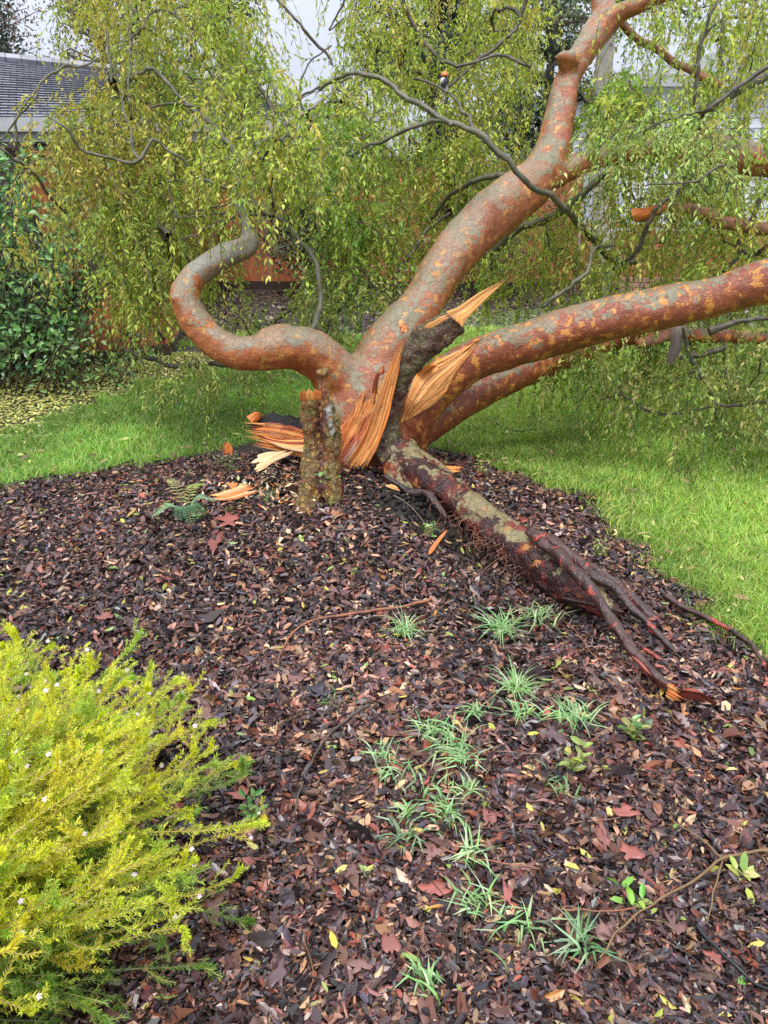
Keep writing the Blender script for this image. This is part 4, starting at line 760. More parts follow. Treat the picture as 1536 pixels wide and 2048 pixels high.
# ------------------------------------------------------------------ wood fragments
def frag(guidesL, guidesR, n_, label, cols=(WL, WO), cw=(2, 1), thick=.008, name='wood_fragment', cat='wood fragment', jt=.35, jb=.3, group=None):
    m = MB(); fibres(m, guidesL, guidesR, n_, thick, jt, jb, cols=cols, cw=cw, ns=10); m.solo(name, M_wood, label=label, cat=cat, group=group)
frag([(418, 990, 3.42), (440, 986, 3.42), (475, 975, 3.42), (500, 962, 3.42)], [(430, 1000, 3.38), (450, 1000, 3.38), (480, 994, 3.38), (522, 984, 3.38)], 7, 'curved orange and cream piece of rotten wood on the mulch left of the stump', (WO, WP, WL), (3, 2, 1))
frag([(500, 912, 3.62), (540, 905, 3.62), (580, 896, 3.66)], [(504, 950, 3.5), (545, 925, 3.58), (590, 905, 3.62)], 7, 'cream branching shard of rotten wood lying under the splintered butt', (WP, (.6, .42, .2)), (3, 1))
frag([(447, 912, 3.72), (447, 895, 3.72), (449, 878, 3.72)], [(464, 912, 3.72), (463, 897, 3.72), (458, 882, 3.72)], 4, 'small upright broken orange stub left of the splintered butt', (WO, WR), (2, 1))
frag([(862, 928, 3.82), (890, 932, 3.8), (930, 934, 3.8)], [(872, 938, 3.76), (900, 944, 3.76), (925, 942, 3.76)], 6, 'bunch of bright orange splinters on the mulch right of the torn root', (WO, (.7, .28, .06)), (1, 2))
frag([(770, 966, 3.52), (790, 972, 3.5), (812, 982, 3.48)], [(770, 972, 3.51), (790, 978, 3.49), (810, 988, 3.47)], 2, 'thin pale splinter lying across the foot of the torn root', (WL,), (1,), .003)
frag([(842, 1130, 3.0), (866, 1090, 3.08), (898, 1052, 3.16)], [(846, 1132, 3.0), (872, 1092, 3.08), (902, 1052, 3.16)], 2, 'long thin orange splinter leaning in the hollow beneath the root', (WO,), (1,), .003)
frag([(452, 962, 3.48), (464, 968, 3.48), (476, 963, 3.48)], [(456, 975, 3.46), (468, 974, 3.46), (478, 966, 3.46)], 2, 'small bright orange wood chip above the curved piece of rotten wood', (WO,), (1,), .003)

# ------------------------------------------------------------------ bark flakes on the mulch
FL = [(462, 1050, 44, 34, 'wide red bark flake just right of the fern'), (430, 1100, 26, 38, 'forked red bark flake below the fern'), (412, 1442, 34, 26, 'red bark flake behind the upper tips of the golden bush'), (485, 1533, 50, 18, 'long flat red bark flake beside the middle tips of the golden bush'),
 (480, 1605, 34, 22, 'notched red bark flake right of the golden bush'), (645, 1402, 44, 30, 'large dark slate coloured bark flake in the middle of the bed'), (868, 1720, 50, 30, 'long red bark flake beside two grass tufts low in the bed'), (705, 1762, 34, 26, 'rounded red bark flake left of the long red flake'),
 (870, 1800, 48, 26, 'broad pinkish bark flake under the long red flake'), (780, 1900, 26, 52, 'bone shaped brown bark flake near the bottom of the bed'), (720, 1950, 44, 24, 'brown bark flake touching the bone shaped flake'), (1055, 1752, 46, 16, 'narrow red bark flake along a thin twig'),
 (1012, 1805, 14, 34, 'small upright scarlet bark flake near the lower tufts'), (975, 1650, 20, 24, 'small red bark flake between two tufts'), (1100, 1480, 34, 40, 'tall dark purple bark flake right of the crowded tufts'), (430, 1842, 28, 40, 'dark red bark flake with holes by the lower golden sprays'),
 (1255, 1720, 34, 26, 'brown bark flake above the long arching twig'), (1205, 1690, 18, 44, 'curled orange brown bark strip above the long arching twig'), (1215, 1885, 32, 34, 'red bark flake beside the lowest right grass tuft'), (1345, 1870, 28, 34, 'pair shaped red bark flake in the lower right of the bed'),
 (1250, 1640, 46, 14, 'slim diagonal red bark flake right of the pale sprouts'), (395, 1810, 30, 26, 'smooth red bark flake under the golden spray'), (1060, 1310, 22, 14, 'small red flake among the upper tufts'), (700, 1150, 22, 16, 'red flake on the slope below the stump'), (330, 1170, 30, 14, 'thin red flake on the slope left of centre'),
 (210, 1245, 36, 16, 'long red flake above the golden bush'), (1240, 1415, 24, 26, 'brown flake left of the curled red bark sheet'), (560, 1960, 30, 40, 'dark curled flake near the bottom edge left of centre'), (1420, 1930, 22, 22, 'round red flake near the lower right corner')]
FC = [(.26, .08, .06), (.20, .07, .055), (.17, .085, .068), (.13, .06, .05)]
for i_, (px, py, w_, h_, lb) in enumerate(FL):
    p_ = G(px, py); t_ = np.linalg.norm(p_ - np.array([0, 0, CAMH])); el = math.asin((CAMH - p_[2]) / t_); sx_ = w_ * t_ / FPX; sy_ = h_ * t_ / FPX / math.sin(el)
    a_ = np.arange(22) / 22 * 6.283; rr_ = .44 * (1 + .85 * (vn(np.stack([np.cos(a_) * 2.3 + i_ * 7, np.sin(a_) * 2.3, 0 * a_], -1), 3) - .5) * 2) * (.9 + .2 * R.random(22))
    X_ = np.cos(a_) * rr_ * sx_; Y_ = np.sin(a_) * rr_ * sy_; cu = R.uniform(.1, .3)
    ring = np.stack([p_[0] + X_, p_[1] + Y_, 0 * X_], -1); inr = np.stack([p_[0] + X_ * .55, p_[1] + Y_ * .55, 0 * X_], -1); ctr = np.array([[p_[0], p_[1], 0]])
    V = np.concatenate([ring, inr, ctr]); V[:, 2] = p_[2] + .028 + cu * ((V[:, 0] - p_[0]) ** 2 / max(sx_, .03) + .5 * (V[:, 1] - p_[1]) ** 2 / max(sy_, .03)) + .006 * vn(V * 40, i_)
    V2 = V.copy(); V2[:, 2] -= .0025; j_ = np.arange(22); k_ = (j_ + 1) % 22
    T_ = np.stack([22 + j_, 22 + k_, np.full(22, 44)], -1); Q_ = np.stack([j_, k_, 22 + k_, 22 + j_], -1); rim = np.stack([j_ + 45, k_ + 45, k_, j_], -1)
    c_ = np.array((.05, .045, .055) if 'slate' in lb else ((.09, .05, .055) if 'purple' in lb or 'dark curled' in lb else FC[i_ % 4])) * 1.15; cc = c_ * (1 + .5 * (vn(np.concatenate([V, V2]) * 60, 9)[:, None] - .5))
    solo('bark_flake', np.concatenate([V, V2]), [np.concatenate([T_, T_[:, ::-1] + 45]), np.concatenate([Q_, Q_[:, ::-1] + 45, rim])], M_flake, label=lb, cat='bark flake', group='shed bark flakes on the mulch', cols=cc, smooth=True)
# curled sheet of red bark under the root tip
m = MB(); A = np.array([G(1260, 1352, .075), G(1300, 1388, .06), G(1345, 1412, .055), G(1395, 1424, .06), G(1430, 1432, .05)]); S = spline(A, 24)
wd = np.interp(np.linspace(0, 1, 24), [0, .3, .5, .75, 1], [.004, .03, .036, .036, .003]); rows = []
for k_ in range(24):
    for u_ in np.linspace(-1, 1, 7): rows.append(S[k_] + np.array([-.25 * u_ * wd[k_], -.5 * u_ * wd[k_], u_ * wd[k_] * .8 + .018 * (1 - u_ * u_) * math.sin(k_ * .5)]) + np.array([0, (1 - u_ * u_) * .012, 0]))
V = np.array(rows); i2 = np.arange(23)[:, None] * 7; j2 = np.arange(6)[None]; Q = np.stack([i2 + j2, i2 + j2 + 1, i2 + 8 + j2, i2 + 7 + j2], -1).reshape(-1, 4); V2 = V + np.array([0, .003, -.001])
cc = np.where((np.arange(len(V)) % 7 % 2 == 0)[:, None], np.array([[.22, .045, .03]]), np.array([[.33, .09, .055]]))
solo('curled_bark', np.concatenate([V, V2]), np.concatenate([Q, Q[:, ::-1] + len(V)]), M_flake, label='curled glossy red sheet of bark under the snapped root tip', cat='bark sheet', cols=np.concatenate([cc, cc]), smooth=True)

# ------------------------------------------------------------------ twigs, surface roots, tube on the lawn
def gtwig(L_, r_, mat, name, label, cat, lift=.03, forks=()):
    def mk(L2, r2):
        A = np.array([G(a_, b_) for a_, b_ in L2]); S = spline(A, len(L2) * 6); S[:, 2] = hgt(S[:, 0], S[:, 1]) + lift + .006 * vn(S * 12, 2)
        S += np.stack([vn(S * 30, q_) - .5 for q_ in (1, 2, 3)], -1) * .008; return tube(S, np.linspace(r2, r2 * .55, len(S)), 7, True, rough=.15)
    m = MB(); V, F, U = mk(L_, r_); m.add(V, F)
    for L2 in forks: V, F, U = mk(L2, r_ * .6); m.add(V, F)
    m.solo(name, mat, label=label, cat=cat, smooth=True)
gtwig([(862, 1212), (800, 1228), (720, 1240), (650, 1250), (600, 1268), (572, 1300), (555, 1340)], .006, M_redbr, 'bent_twig', 'reddish brown twig arching across the middle of the bed', 'twig')
gtwig([(740, 1425), (700, 1450), (650, 1495), (622, 1545), (600, 1600), (588, 1650)], .005, M_dark, 'bent_twig', 'dark twig curving down the left middle of the bed', 'twig')
gtwig([(1560, 1722), (1500, 1728), (1440, 1740), (1400, 1775), (1330, 1815), (1270, 1850), (1225, 1895), (1195, 1945)], .0042, solid('tan twig', (.20, .12, .05), .5), 'forked_twig', 'long tan forked twig arching in from the right edge', 'twig', .035, forks=[[(1440, 1740), (1400, 1700), (1340, 1660)], [(1440, 1745), (1425, 1800), (1408, 1870)]])
gtwig([(1385, 1870), (1420, 1910), (1460, 1950), (1540, 2010)], .006, M_blk, 'dead_stick', 'black stick in the lower right corner of the bed', 'stick')
gtwig([(880, 1712), (940, 1735), (1000, 1745), (1075, 1755)], .0025, M_redbr, 'thin_twig', 'thin red twig running through a low grass tuft', 'twig')
gtwig([(915, 1950), (912, 1900), (925, 1850), (935, 1835)], .004, M_blk, 'dead_stick', 'short black upright stick below the lowest middle tuft', 'stick')
gtwig([(830, 1305), (870, 1312), (920, 1315), (960, 1295)], .003, M_blk, 'thin_twig', 'thin black twig curving below the three upper grass tufts', 'twig')
gtwig([(1120, 1250), (1180, 1320), (1240, 1350), (1300, 1420)], .002, M_redbr, 'thin_twig', 'fine brown twig left of the blackened root prong', 'twig')
gtwig([(895, 1495), (893, 1550), (897, 1620), (885, 1630)], .0022, M_redbr, 'thin_twig', 'fine red twig standing among the crowded middle tufts', 'twig')
gtwig([(1120, 1835), (1180, 1842), (1250, 1838), (1300, 1820)], .0025, M_redbr, 'thin_twig', 'thin brown twig crossing below the green leaf cluster', 'twig')
gtwig([(1325, 1208), (1380, 1240), (1440, 1270), (1490, 1300), (1512, 1330), (1524, 1352)], .013, M_tend, 'surface_root', 'dark red surface root curving beside the lawn edge at the right', 'root', .04)
gtwig([(268, 975), (300, 965), (345, 948)], .018, solid('tan root', (.20, .16, .10), .7, 20), 'surface_root', 'tan surface root poking from the mulch at the far left', 'root', -.004)
gtwig([(1062, 985), (1110, 980), (1170, 976)], .016, solid('olive root', (.20, .17, .09), .7, 20), 'surface_root', 'flat olive surface root near the lawn edge right of the torn root', 'root', -.004)
gtwig([(988, 845), (1000, 862), (1030, 873), (1082, 868), (1090, 884)], .006, M_blk, 'dark_twig', 'dark wiry twig lying on the lawn below the low limb', 'twig', .035)
m = MB()
for _ in range(260):                       # fine dry stalks in the litter
    x_, y_ = scatter(1, .9, 3.9); x_, y_ = x_[0], y_[0]
    if not masks(np.array([x_]), np.array([y_]))[0][0]: continue
    a_ = R.random() * 6.28; l_ = R.uniform(.06, .22); S = np.array([[x_ + math.cos(a_) * l_ * t_ + .02 * math.sin(t_ * 4 + a_), y_ + math.sin(a_) * l_ * t_ + .02 * math.cos(t_ * 3), 0] for t_ in np.linspace(0, 1, 7)]); S[:, 2] = hgt(S[:, 0], S[:, 1]) + R.uniform(.02, .034)
    V, F, U = tube(S, .0012, 4, False); m.add(V, F, pick([(.10, .04, .03), (.05, .03, .025), (.24, .13, .06)], [3, 3, 1], 1)[0])
m.solo('dry_stalks', M_flake, kind='stuff', label='fine dry leaf stalks tangled in the litter', cat='stalks', org=np.array([0, 2, 0]))

# ------------------------------------------------------------------ grass tufts
TU = [(812, 1272, 62, 60, 'left grass tuft of the upper three in the bed'), (1003, 1268, 62, 80, 'middle and densest grass tuft of the upper three in the bed'), (1078, 1243, 50, 50, 'right grass tuft of the upper three, beside the thick root'), (1030, 1388, 58, 80, 'dense bright tuft below the upper three'),
 (1040, 1440, 44, 34, 'sparse tuft touching the dense bright tuft'), (1148, 1448, 60, 75, 'wide tuft left of the broken root tip'), (948, 1437, 36, 34, 'small upright tuft above the crowded patch'), (860, 1480, 50, 44, 'left tuft of the crowded middle patch'), (905, 1500, 64, 46, 'central sprawling tuft of the crowded middle patch'),
 (930, 1535, 50, 36, 'lower right tuft of the crowded middle patch'), (765, 1525, 40, 26, 'thin tuft at the left of the crowded patch'), (790, 1560, 44, 26, 'thin tuft below the left of the crowded patch'), (925, 1590, 40, 26, 'tiny tuft under the crowded patch'), (855, 1605, 42, 22, 'wispy tuft with crossing blades in mid bed'),
 (675, 1412, 30, 18, 'tiny tuft beside the dark slate flake'), (815, 1640, 36, 26, 'yellowish small tuft low in the bed'), (888, 1645, 44, 34, 'fan shaped tuft left of a small red flake'), (815, 1690, 42, 34, 'pale tuft above the long red flake'), (940, 1722, 58, 30, 'long bladed sparse tuft crossed by a red twig'),
 (950, 1820, 56, 40, 'star shaped tuft near a scarlet flake'), (1038, 1872, 52, 24, 'five bladed tuft low in the bed'), (1162, 1905, 70, 34, 'large pale tuft near the bottom right'), (855, 1978, 44, 26, 'tuft at the bottom edge'), (1115, 1585, 40, 18, 'sparse grey green tuft by the yellow sprout'), (540, 1005, 40, 26, 'dark narrow leaved tuft at the foot of the stump')]
for i_, (px, py, s_, nb, lb) in enumerate(TU):
    p_ = G(px, py, .01); t_ = np.linalg.norm(p_ - np.array([0, 0, CAMH])); Lr = s_ * t_ / FPX * 1.15; m = MB(); root = thing('grass_tuft', lb, 'grass tuft', p_, 'grass tufts growing through the mulch')
    nb = int(nb * .9)
    a_ = R.random(nb) * 6.283; el = R.uniform(.35, 1.35, nb); K = 6; l_ = Lr * R.uniform(.35, 1.2, nb); w_ = R.uniform(.0018, .0034, nb) * (1.2 if nb < 35 else 1)
    d_ = np.stack([np.cos(a_) * np.cos(el), np.sin(a_) * np.cos(el), np.sin(el)], -1); P = p_ + R.normal(size=(nb, 3)) * np.array([.014, .014, 0]) * (1 + i_ % 3 * .5); sd = nrm(np.cross(d_, [0, 0, 1.])); rows = []
    for k_ in range(K):
        wk = w_ * (1 - (k_ / (K - 1)) ** 1.6 * .95); rows += [P - sd * wk[:, None], P + sd * wk[:, None] + np.array([0, 0, .0005])]; d_ = nrm(d_ + np.array([0, 0, -.30])); P = P + d_ * (l_ / (K - 1))[:, None]; P[:, 2] = np.maximum(P[:, 2], p_[2] + .026)
    V = np.stack(rows, 1).reshape(-1, 3); o_ = (np.arange(nb) * 2 * K)[:, None] + (np.arange(K - 1) * 2)[None]; Q = np.stack([o_, o_ + 1, o_ + 3, o_ + 2], -1).reshape(-1, 4)
    pal = [(.22, .42, .15), (.34, .54, .22), (.48, .60, .34)] if 'dark' not in lb else [(.08, .14, .06), (.14, .2, .08), (.3, .3, .15)]
    if 'pale' in lb or 'grey' in lb: pal = [(.22, .36, .17), (.3, .42, .24), (.15, .28, .10)]
    part('blades', V, Q, M_grass, root, cols=np.repeat(pick(pal, [3, 4, 2], nb, .15), 2 * K, 0))

# ------------------------------------------------------------------ small broad leaved plants
def sprout(px, py, hpx, n_, L, asp, cols, label, cat='seedling', name='seedling', spread=.6, stems=3, lean=(0, 0)):
    p_ = G(px, py); root = thing(name, label, cat, p_); t_ = np.linalg.norm(p_ - np.array([0, 0, CAMH])); H = hpx * t_ / FPX; ms = MB(); Ps, Ds = [], []
    for s_ in range(stems):
        a_ = R.random() * 6.28; tip = p_ + np.array([math.cos(a_) * H * spread * R.uniform(.3, 1) + lean[0] * H, math.sin(a_) * H * spread * R.uniform(.3, 1) + lean[1] * H, H * R.uniform(.6, 1)])
        S = spline(np.array([p_, (p_ + tip) / 2 + R.normal(size=3) * H * .08, tip]), 10); V, F, U = tube(S, np.linspace(.002, .001, 10), 5); ms.add(V, F)
        for k_ in range(max(2, n_ // stems)): f_ = .25 + .75 * (k_ + 1) / max(2, n_ // stems); j_ = min(9, int(f_ * 9)); Ps.append(S[j_]); Ds.append(nrm(np.array([math.cos(k_ * 2.4 + s_), math.sin(k_ * 2.4 + s_), .35])))
    ms.build('stem', M_dark, root); Ps = np.array(Ps); Ds = nrm(np.array(Ds) + R.normal(size=(len(Ds), 3)) * .2); U = nrm(np.array([0, 0, 1.]) + R.normal(size=(len(Ds), 3)) * .3); U = nrm(U - Ds * (U * Ds).sum(-1, keepdims=True)); m_ = len(Ps)
    Lr = L * R.uniform(.7, 1.15, m_); V, F, C = leaves(Ps, Ds, U, Lr, Lr * asp, .3 * np.ones(m_), pick(cols, [1] * len(cols), m_, .12)); part('foliage', V, F, M_ivy, root, cols=C, smooth=False)
GR = [(.10, .24, .06), (.16, .32, .07), (.22, .36, .09)]; YG = [(.34, .38, .08), (.26, .34, .08), (.42, .42, .12)]; DG = [(.07, .14, .06), (.10, .19, .07)]
sprout(652, 1000, 70, 46, .034, .6, GR, 'leafy green sprig growing against the foot of the stump', spread=.5, stems=6)
sprout(432, 945, 60, 60, .018, .5, [(.24, .26, .10), (.15, .24, .08), (.3, .3, .14)], 'pale small leaved weed on the soil left of the splintered butt', spread=.6, stems=8)
sprout(465, 955, 45, 50, .02, .55, GR, 'green small leaved weed beside the small orange wood chip', spread=.6, stems=6)
sprout(862, 1078, 40, 22, .045, .35, YG + GR, 'yellow green sprout in the hollow beneath the root', stems=4)
sprout(1192, 1118, 42, 60, .02, .4, YG, 'yellow sprig growing from the top of the thick root', spread=.6, stems=8)
sprout(965, 955, 40, 30, .03, .4, YG, 'yellow green weed between the torn root and the lawn', spread=.6, stems=5)
sprout(1250, 1480, 70, 18, .045, .5, GR + YG + [(.16, .24, .14)], 'broad leaved seedling below the broken root tip', stems=3)
sprout(1150, 1555, 70, 26, .038, .5, YG, 'yellow green sprout with crowded leaves right of the tufts', spread=.4, stems=3)
sprout(1258, 1808, 34, 14, .045, .42, [(.2, .42, .05), (.3, .5, .08)], 'bright green cluster of leaves above the thin brown twig', stems=3, spread=.9)
sprout(510, 1655, 56, 24, .034, .45, GR, 'green seedling with red stems right of the golden bush', spread=.8, stems=4)
sprout(1495, 1775, 30, 9, .045, .45, YG, 'yellow leaf cluster at the right edge above the black stick', stems=2, spread=.9)
sprout(400, 1045, 26, 12, .03, .5, GR + YG, 'small leafy weed beside the fern', stems=3, spread=.9)
# fern
fp = G(372, 1028); fern = thing('fern', 'low fern with toothed green fronds left of the stump', 'fern', fp)
for (tx, ty, c_) in [(340, 975, (.36, .36, .14)), (398, 985, (.30, .38, .10)), (308, 1050, (.22, .36, .18)), (428, 1018, (.18, .32, .18)), (385, 1065, (.09, .2, .10)), (360, 1058, (.10, .22, .11)), (405, 1050, (.10, .22, .10))]:
    tip = G(tx, ty, .05); S = spline(np.array([fp, (fp + tip) / 2 + np.array([0, 0, .05]), tip]), 16); V, F, U = tube(S, .0014, 4); ms = MB(); ms.add(V, F, (.3, .28, .1))
    D = nrm(np.gradient(S, axis=0)); sd = nrm(np.cross(D, [0, 0, 1.])); k_ = np.arange(3, 16)
    for sg in (-1, 1):
        dr = nrm(sd[k_] * sg + D[k_] * .35); ll = .034 * (1 - ((k_ - 7) / 11.) ** 2) + .004; V, F, C = leaves(S[k_], dr, np.tile([0, 0, 1.], (len(k_), 1)), ll, ll * .36, .2 * np.ones(len(k_)), np.tile(c_, (len(k_), 1)) * R.uniform(.8, 1.2, (len(k_), 1))); ms.add(V, F, C)
    ms.build('frond', M_ivy, fern)

# ------------------------------------------------------------------ golden bush in the lower left
gb = thing('golden_bush', 'bright yellow green feathery bush with tiny pale pink flowers', 'bush', put(-1.12, 1.1)); C0 = np.array([-1.14, 1.08, 0])
mstem = MB(); NP, NDr, NL, NC = [], [], [], []; FP = []
def needles(S, dens, L, c_, f0=0.0):
    seg = np.linalg.norm(np.diff(S, axis=0), axis=1).sum(); k_ = max(6, int(seg * dens)); t_ = f0 + (1 - f0) * (np.arange(k_) + R.random(k_)) / k_; f_ = t_ * (len(S) - 1); i_ = np.minimum(f_.astype(int), len(S) - 2); fr = (f_ - i_)[:, None]
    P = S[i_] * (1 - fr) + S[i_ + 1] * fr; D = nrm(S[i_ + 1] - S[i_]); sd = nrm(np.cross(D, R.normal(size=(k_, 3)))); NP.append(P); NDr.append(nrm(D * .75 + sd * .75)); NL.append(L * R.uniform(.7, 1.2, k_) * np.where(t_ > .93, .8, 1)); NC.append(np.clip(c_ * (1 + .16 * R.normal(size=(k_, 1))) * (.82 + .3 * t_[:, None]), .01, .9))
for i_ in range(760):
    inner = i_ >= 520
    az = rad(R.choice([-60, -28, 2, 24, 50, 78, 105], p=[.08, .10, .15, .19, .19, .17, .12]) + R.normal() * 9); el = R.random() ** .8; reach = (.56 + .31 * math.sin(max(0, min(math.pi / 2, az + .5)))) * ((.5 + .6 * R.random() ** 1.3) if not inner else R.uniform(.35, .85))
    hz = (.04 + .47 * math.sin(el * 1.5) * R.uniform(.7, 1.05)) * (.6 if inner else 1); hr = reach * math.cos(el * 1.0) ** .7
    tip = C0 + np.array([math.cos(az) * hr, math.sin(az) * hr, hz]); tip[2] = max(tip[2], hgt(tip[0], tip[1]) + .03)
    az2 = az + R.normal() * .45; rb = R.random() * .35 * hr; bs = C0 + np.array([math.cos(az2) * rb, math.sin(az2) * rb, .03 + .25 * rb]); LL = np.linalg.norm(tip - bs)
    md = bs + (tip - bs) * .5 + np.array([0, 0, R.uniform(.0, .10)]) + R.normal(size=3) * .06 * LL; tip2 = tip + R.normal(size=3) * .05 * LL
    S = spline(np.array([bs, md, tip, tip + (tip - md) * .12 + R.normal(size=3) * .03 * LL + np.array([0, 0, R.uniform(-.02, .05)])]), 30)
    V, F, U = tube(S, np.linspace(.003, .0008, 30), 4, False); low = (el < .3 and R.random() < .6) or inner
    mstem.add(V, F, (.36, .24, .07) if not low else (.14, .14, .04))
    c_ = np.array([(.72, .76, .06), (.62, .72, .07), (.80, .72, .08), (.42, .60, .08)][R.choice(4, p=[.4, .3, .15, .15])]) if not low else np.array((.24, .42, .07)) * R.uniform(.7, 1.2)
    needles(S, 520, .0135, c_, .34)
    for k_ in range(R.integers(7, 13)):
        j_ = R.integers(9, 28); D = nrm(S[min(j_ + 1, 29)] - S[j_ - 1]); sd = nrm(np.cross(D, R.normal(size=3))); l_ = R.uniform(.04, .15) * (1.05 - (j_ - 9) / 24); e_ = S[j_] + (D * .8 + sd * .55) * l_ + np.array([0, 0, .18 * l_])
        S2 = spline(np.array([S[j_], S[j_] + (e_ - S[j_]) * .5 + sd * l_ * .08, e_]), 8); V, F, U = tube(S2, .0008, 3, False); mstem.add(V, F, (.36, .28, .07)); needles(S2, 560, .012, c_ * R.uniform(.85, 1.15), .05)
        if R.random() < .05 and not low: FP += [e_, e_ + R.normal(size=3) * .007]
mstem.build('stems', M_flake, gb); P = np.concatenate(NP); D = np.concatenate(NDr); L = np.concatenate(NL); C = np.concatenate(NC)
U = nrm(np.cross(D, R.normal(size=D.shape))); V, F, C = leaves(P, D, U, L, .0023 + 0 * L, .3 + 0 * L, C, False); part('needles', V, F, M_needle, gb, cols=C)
m = MB()
for e_ in FP[::max(1, len(FP) // 190)][:190]:
    nU = nrm(np.array([0.3 * R.normal(), -.5 + .3 * R.normal(), 1.])); a0 = nrm(np.cross(nU, [1, 0, 0])); b0 = np.cross(nU, a0)
    ang = np.arange(5) * 1.2566 + R.random(); Dd = np.cos(ang)[:, None] * a0 + np.sin(ang)[:, None] * b0; V, F, C = leaves(np.tile(e_ + nU * .003, (5, 1)), Dd, np.tile(nU, (5, 1)), np.full(5, .0068), np.full(5, .0056), .2 * np.ones(5), np.tile((.78, .62, .74), (5, 1)), False); m.add(V, F, C)
m.build('blossoms', M_petal, gb)

# ------------------------------------------------------------------ vine shrub at the left fence
def leafy(name, label, cat, base, P0, n_, L, asp, cols, wts, stems, mat=M_ivy, updir=(0, -.6, .8), pn='foliage'):
    t = thing(name, label, cat, base); ms = MB()
    for S in stems: V, F, U = tube(S, np.linspace(.009, .003, len(S)), 6); ms.add(V, F)
    ms.build('stems', M_dark, t, smooth=True); m_ = len(P0); D = nrm(R.normal(size=(m_, 3)) * np.array([1, .6, .6]) + np.array([0, -.3, -.35])); U = nrm(np.array(updir) + .5 * R.normal(size=(m_, 3))); U = nrm(U - D * (U * D).sum(-1, keepdims=True)); Lr = L * R.uniform(.6, 1.25, m_)
    V, F, C = leaves(P0, D, U, Lr, Lr * asp, .25 * np.ones(m_), pick(cols, wts, m_, .2)); part(pn, V, F, mat, t, cols=C); return t
def vine(px0, px1, py0, py1, Y0, Y1, ns, per):
    st_, P = [], []
    for _ in range(ns):
        x0 = R.uniform(px0, px1); a_ = G(x0, py1 + R.uniform(-10, 20)); b_ = at(x0 + R.uniform(-45, 45), R.uniform(py0, py0 + (py1 - py0) * .35), R.uniform(Y0, Y1)); a_[1] = min(a_[1], b_[1] + .2); a_[2] = 0
        S = spline(np.array([a_, (a_ + b_) / 2 + R.normal(size=3) * .08, b_]), 20); st_.append(S)
        for k_ in range(per): q_ = S[R.integers(3, 20)]; P.append(q_ + R.normal(size=3) * np.array([.07, .07, .07]))
    return st_, np.array(P)
s_, P = vine(-60, 200, 300, 735, 6.1, 6.8, 46, 58); s2_, P2 = vine(-80, 70, 290, 500, 6.0, 6.5, 20, 50); s_ += s2_; P = np.concatenate([P, P2])
leafy('climbing_shrub', 'dark green round leaved shrub climbing the fence at the left edge', 'shrub', np.array([-2.9, 6.4, 0]), P, 0, .062, .62, [(.12, .27, .08), (.18, .37, .11), (.27, .47, .14), (.07, .17, .06)], [3, 3, 1.5, 2], s_)
s_, P = vine(-20, 300, 640, 740, 6.0, 6.9, 22, 32)
leafy('low_shrub', 'low leafy shrub at the foot of the left fence', 'shrub', np.array([-2.4, 6.3, 0]), P, 0, .05, .5, [(.18, .32, .09), (.28, .42, .12), (.09, .18, .06)], [3, 2, 2], s_)
s_, P = vine(190, 340, 370, 600, 6.6, 7.3, 18, 40)
leafy('broadleaf_vine', 'broad leaved vine on the fence behind the hanging foliage', 'vine', np.array([-2.3, 7.0, 0]), P, 0, .085, .6, [(.08, .18, .07), (.14, .26, .11), (.05, .11, .05)], [3, 2, 2], s_)

# ------------------------------------------------------------------ fences
def fence(name, label, A, B, H, mat, post_every=2.4, lattice=False):
    A = np.array(A, float); B = np.array(B, float); d = B - A; L = np.linalg.norm(d); a = math.atan2(d[1], d[0]); Rm = rotz(a); t = thing(name, label, 'fence', (A[0], A[1], 0)); O = np.array([A[0], A[1], 0]); m = MB(); x = 0
    top = H - .42 if lattice else H
    while x < L:
        w = .135 + .006 * R.random(); V, F = box((x, -.011 + R.uniform(-.003, .003), .09), (min(x + w, L), .011, top + R.uniform(-.01, .01)), Rm, O); m.add(V, F); x += w + .006
    m.build('boards', mat, t)
    for z in (.22, top - .3):
        V, F = box((0, .014, z), (L, .055, z + .09), Rm, O); part('rail', V, F, mat, t)
    V, F = box((0, -.035, -.02), (L, -.014, .13), Rm, O); part('kickboard', V, F, M_fdark, t); x = 0
    while x < L + .1:
        V, F = box((x - .045, .058, -.1), (x + .045, .148, H + .05), Rm, O); part('post', V, F, mat, t); x += post_every
    V, F = box((-.02, -.06, H + .052), (L + .02, .16, H + .09), Rm, O); part('cap_rail', V, F, mat, t)
    if lattice:
        m = MB()
        for k in range(int((L + .4) / .09)):
            for s in (1, -1):
                x0 = k * .09 - .2; yy = .004 * s; c, sn = math.cos(s * .785), math.sin(s * .785); R2 = np.array([[c, 0, -sn], [0, 1, 0], [sn, 0, c]])
                if x0 < .2 or x0 > L - .2: continue
                V, F = box((-.27, yy - .004, -.018), (.27, yy + .003, .018), R2); m.add((V + np.array([x0, 0, top + .22])) @ Rm.T + O, F)
        m.build('lattice', mat, t)
    return t
fence('wooden_fence', 'dark stained fence with a lattice top behind the climbing shrub at the left', (-6.5, 6.9), (-3.05, 7.25), 1.85, M_fdark, lattice=True)
fence('wooden_fence', 'red brown board fence in the shade behind the hanging foliage at the left', (-3.05, 7.28), (-2.2, 7.9), 1.8, M_fence)
fence('wooden_fence', 'side fence of red boards running away from the lawn', (-2.2, 7.95), (-2.9, 13.5), 1.85, M_fence)
fence('wooden_fence', 'orange redwood fence at the far end of the garden behind the branches', (-2.85, 13.6), (3.2, 13.4), 1.9, M_fence)
fence('wooden_fence', 'low distant board fence in front of the white house', (3.3, 13.4), (9.5, 13.0), .95, M_fence)

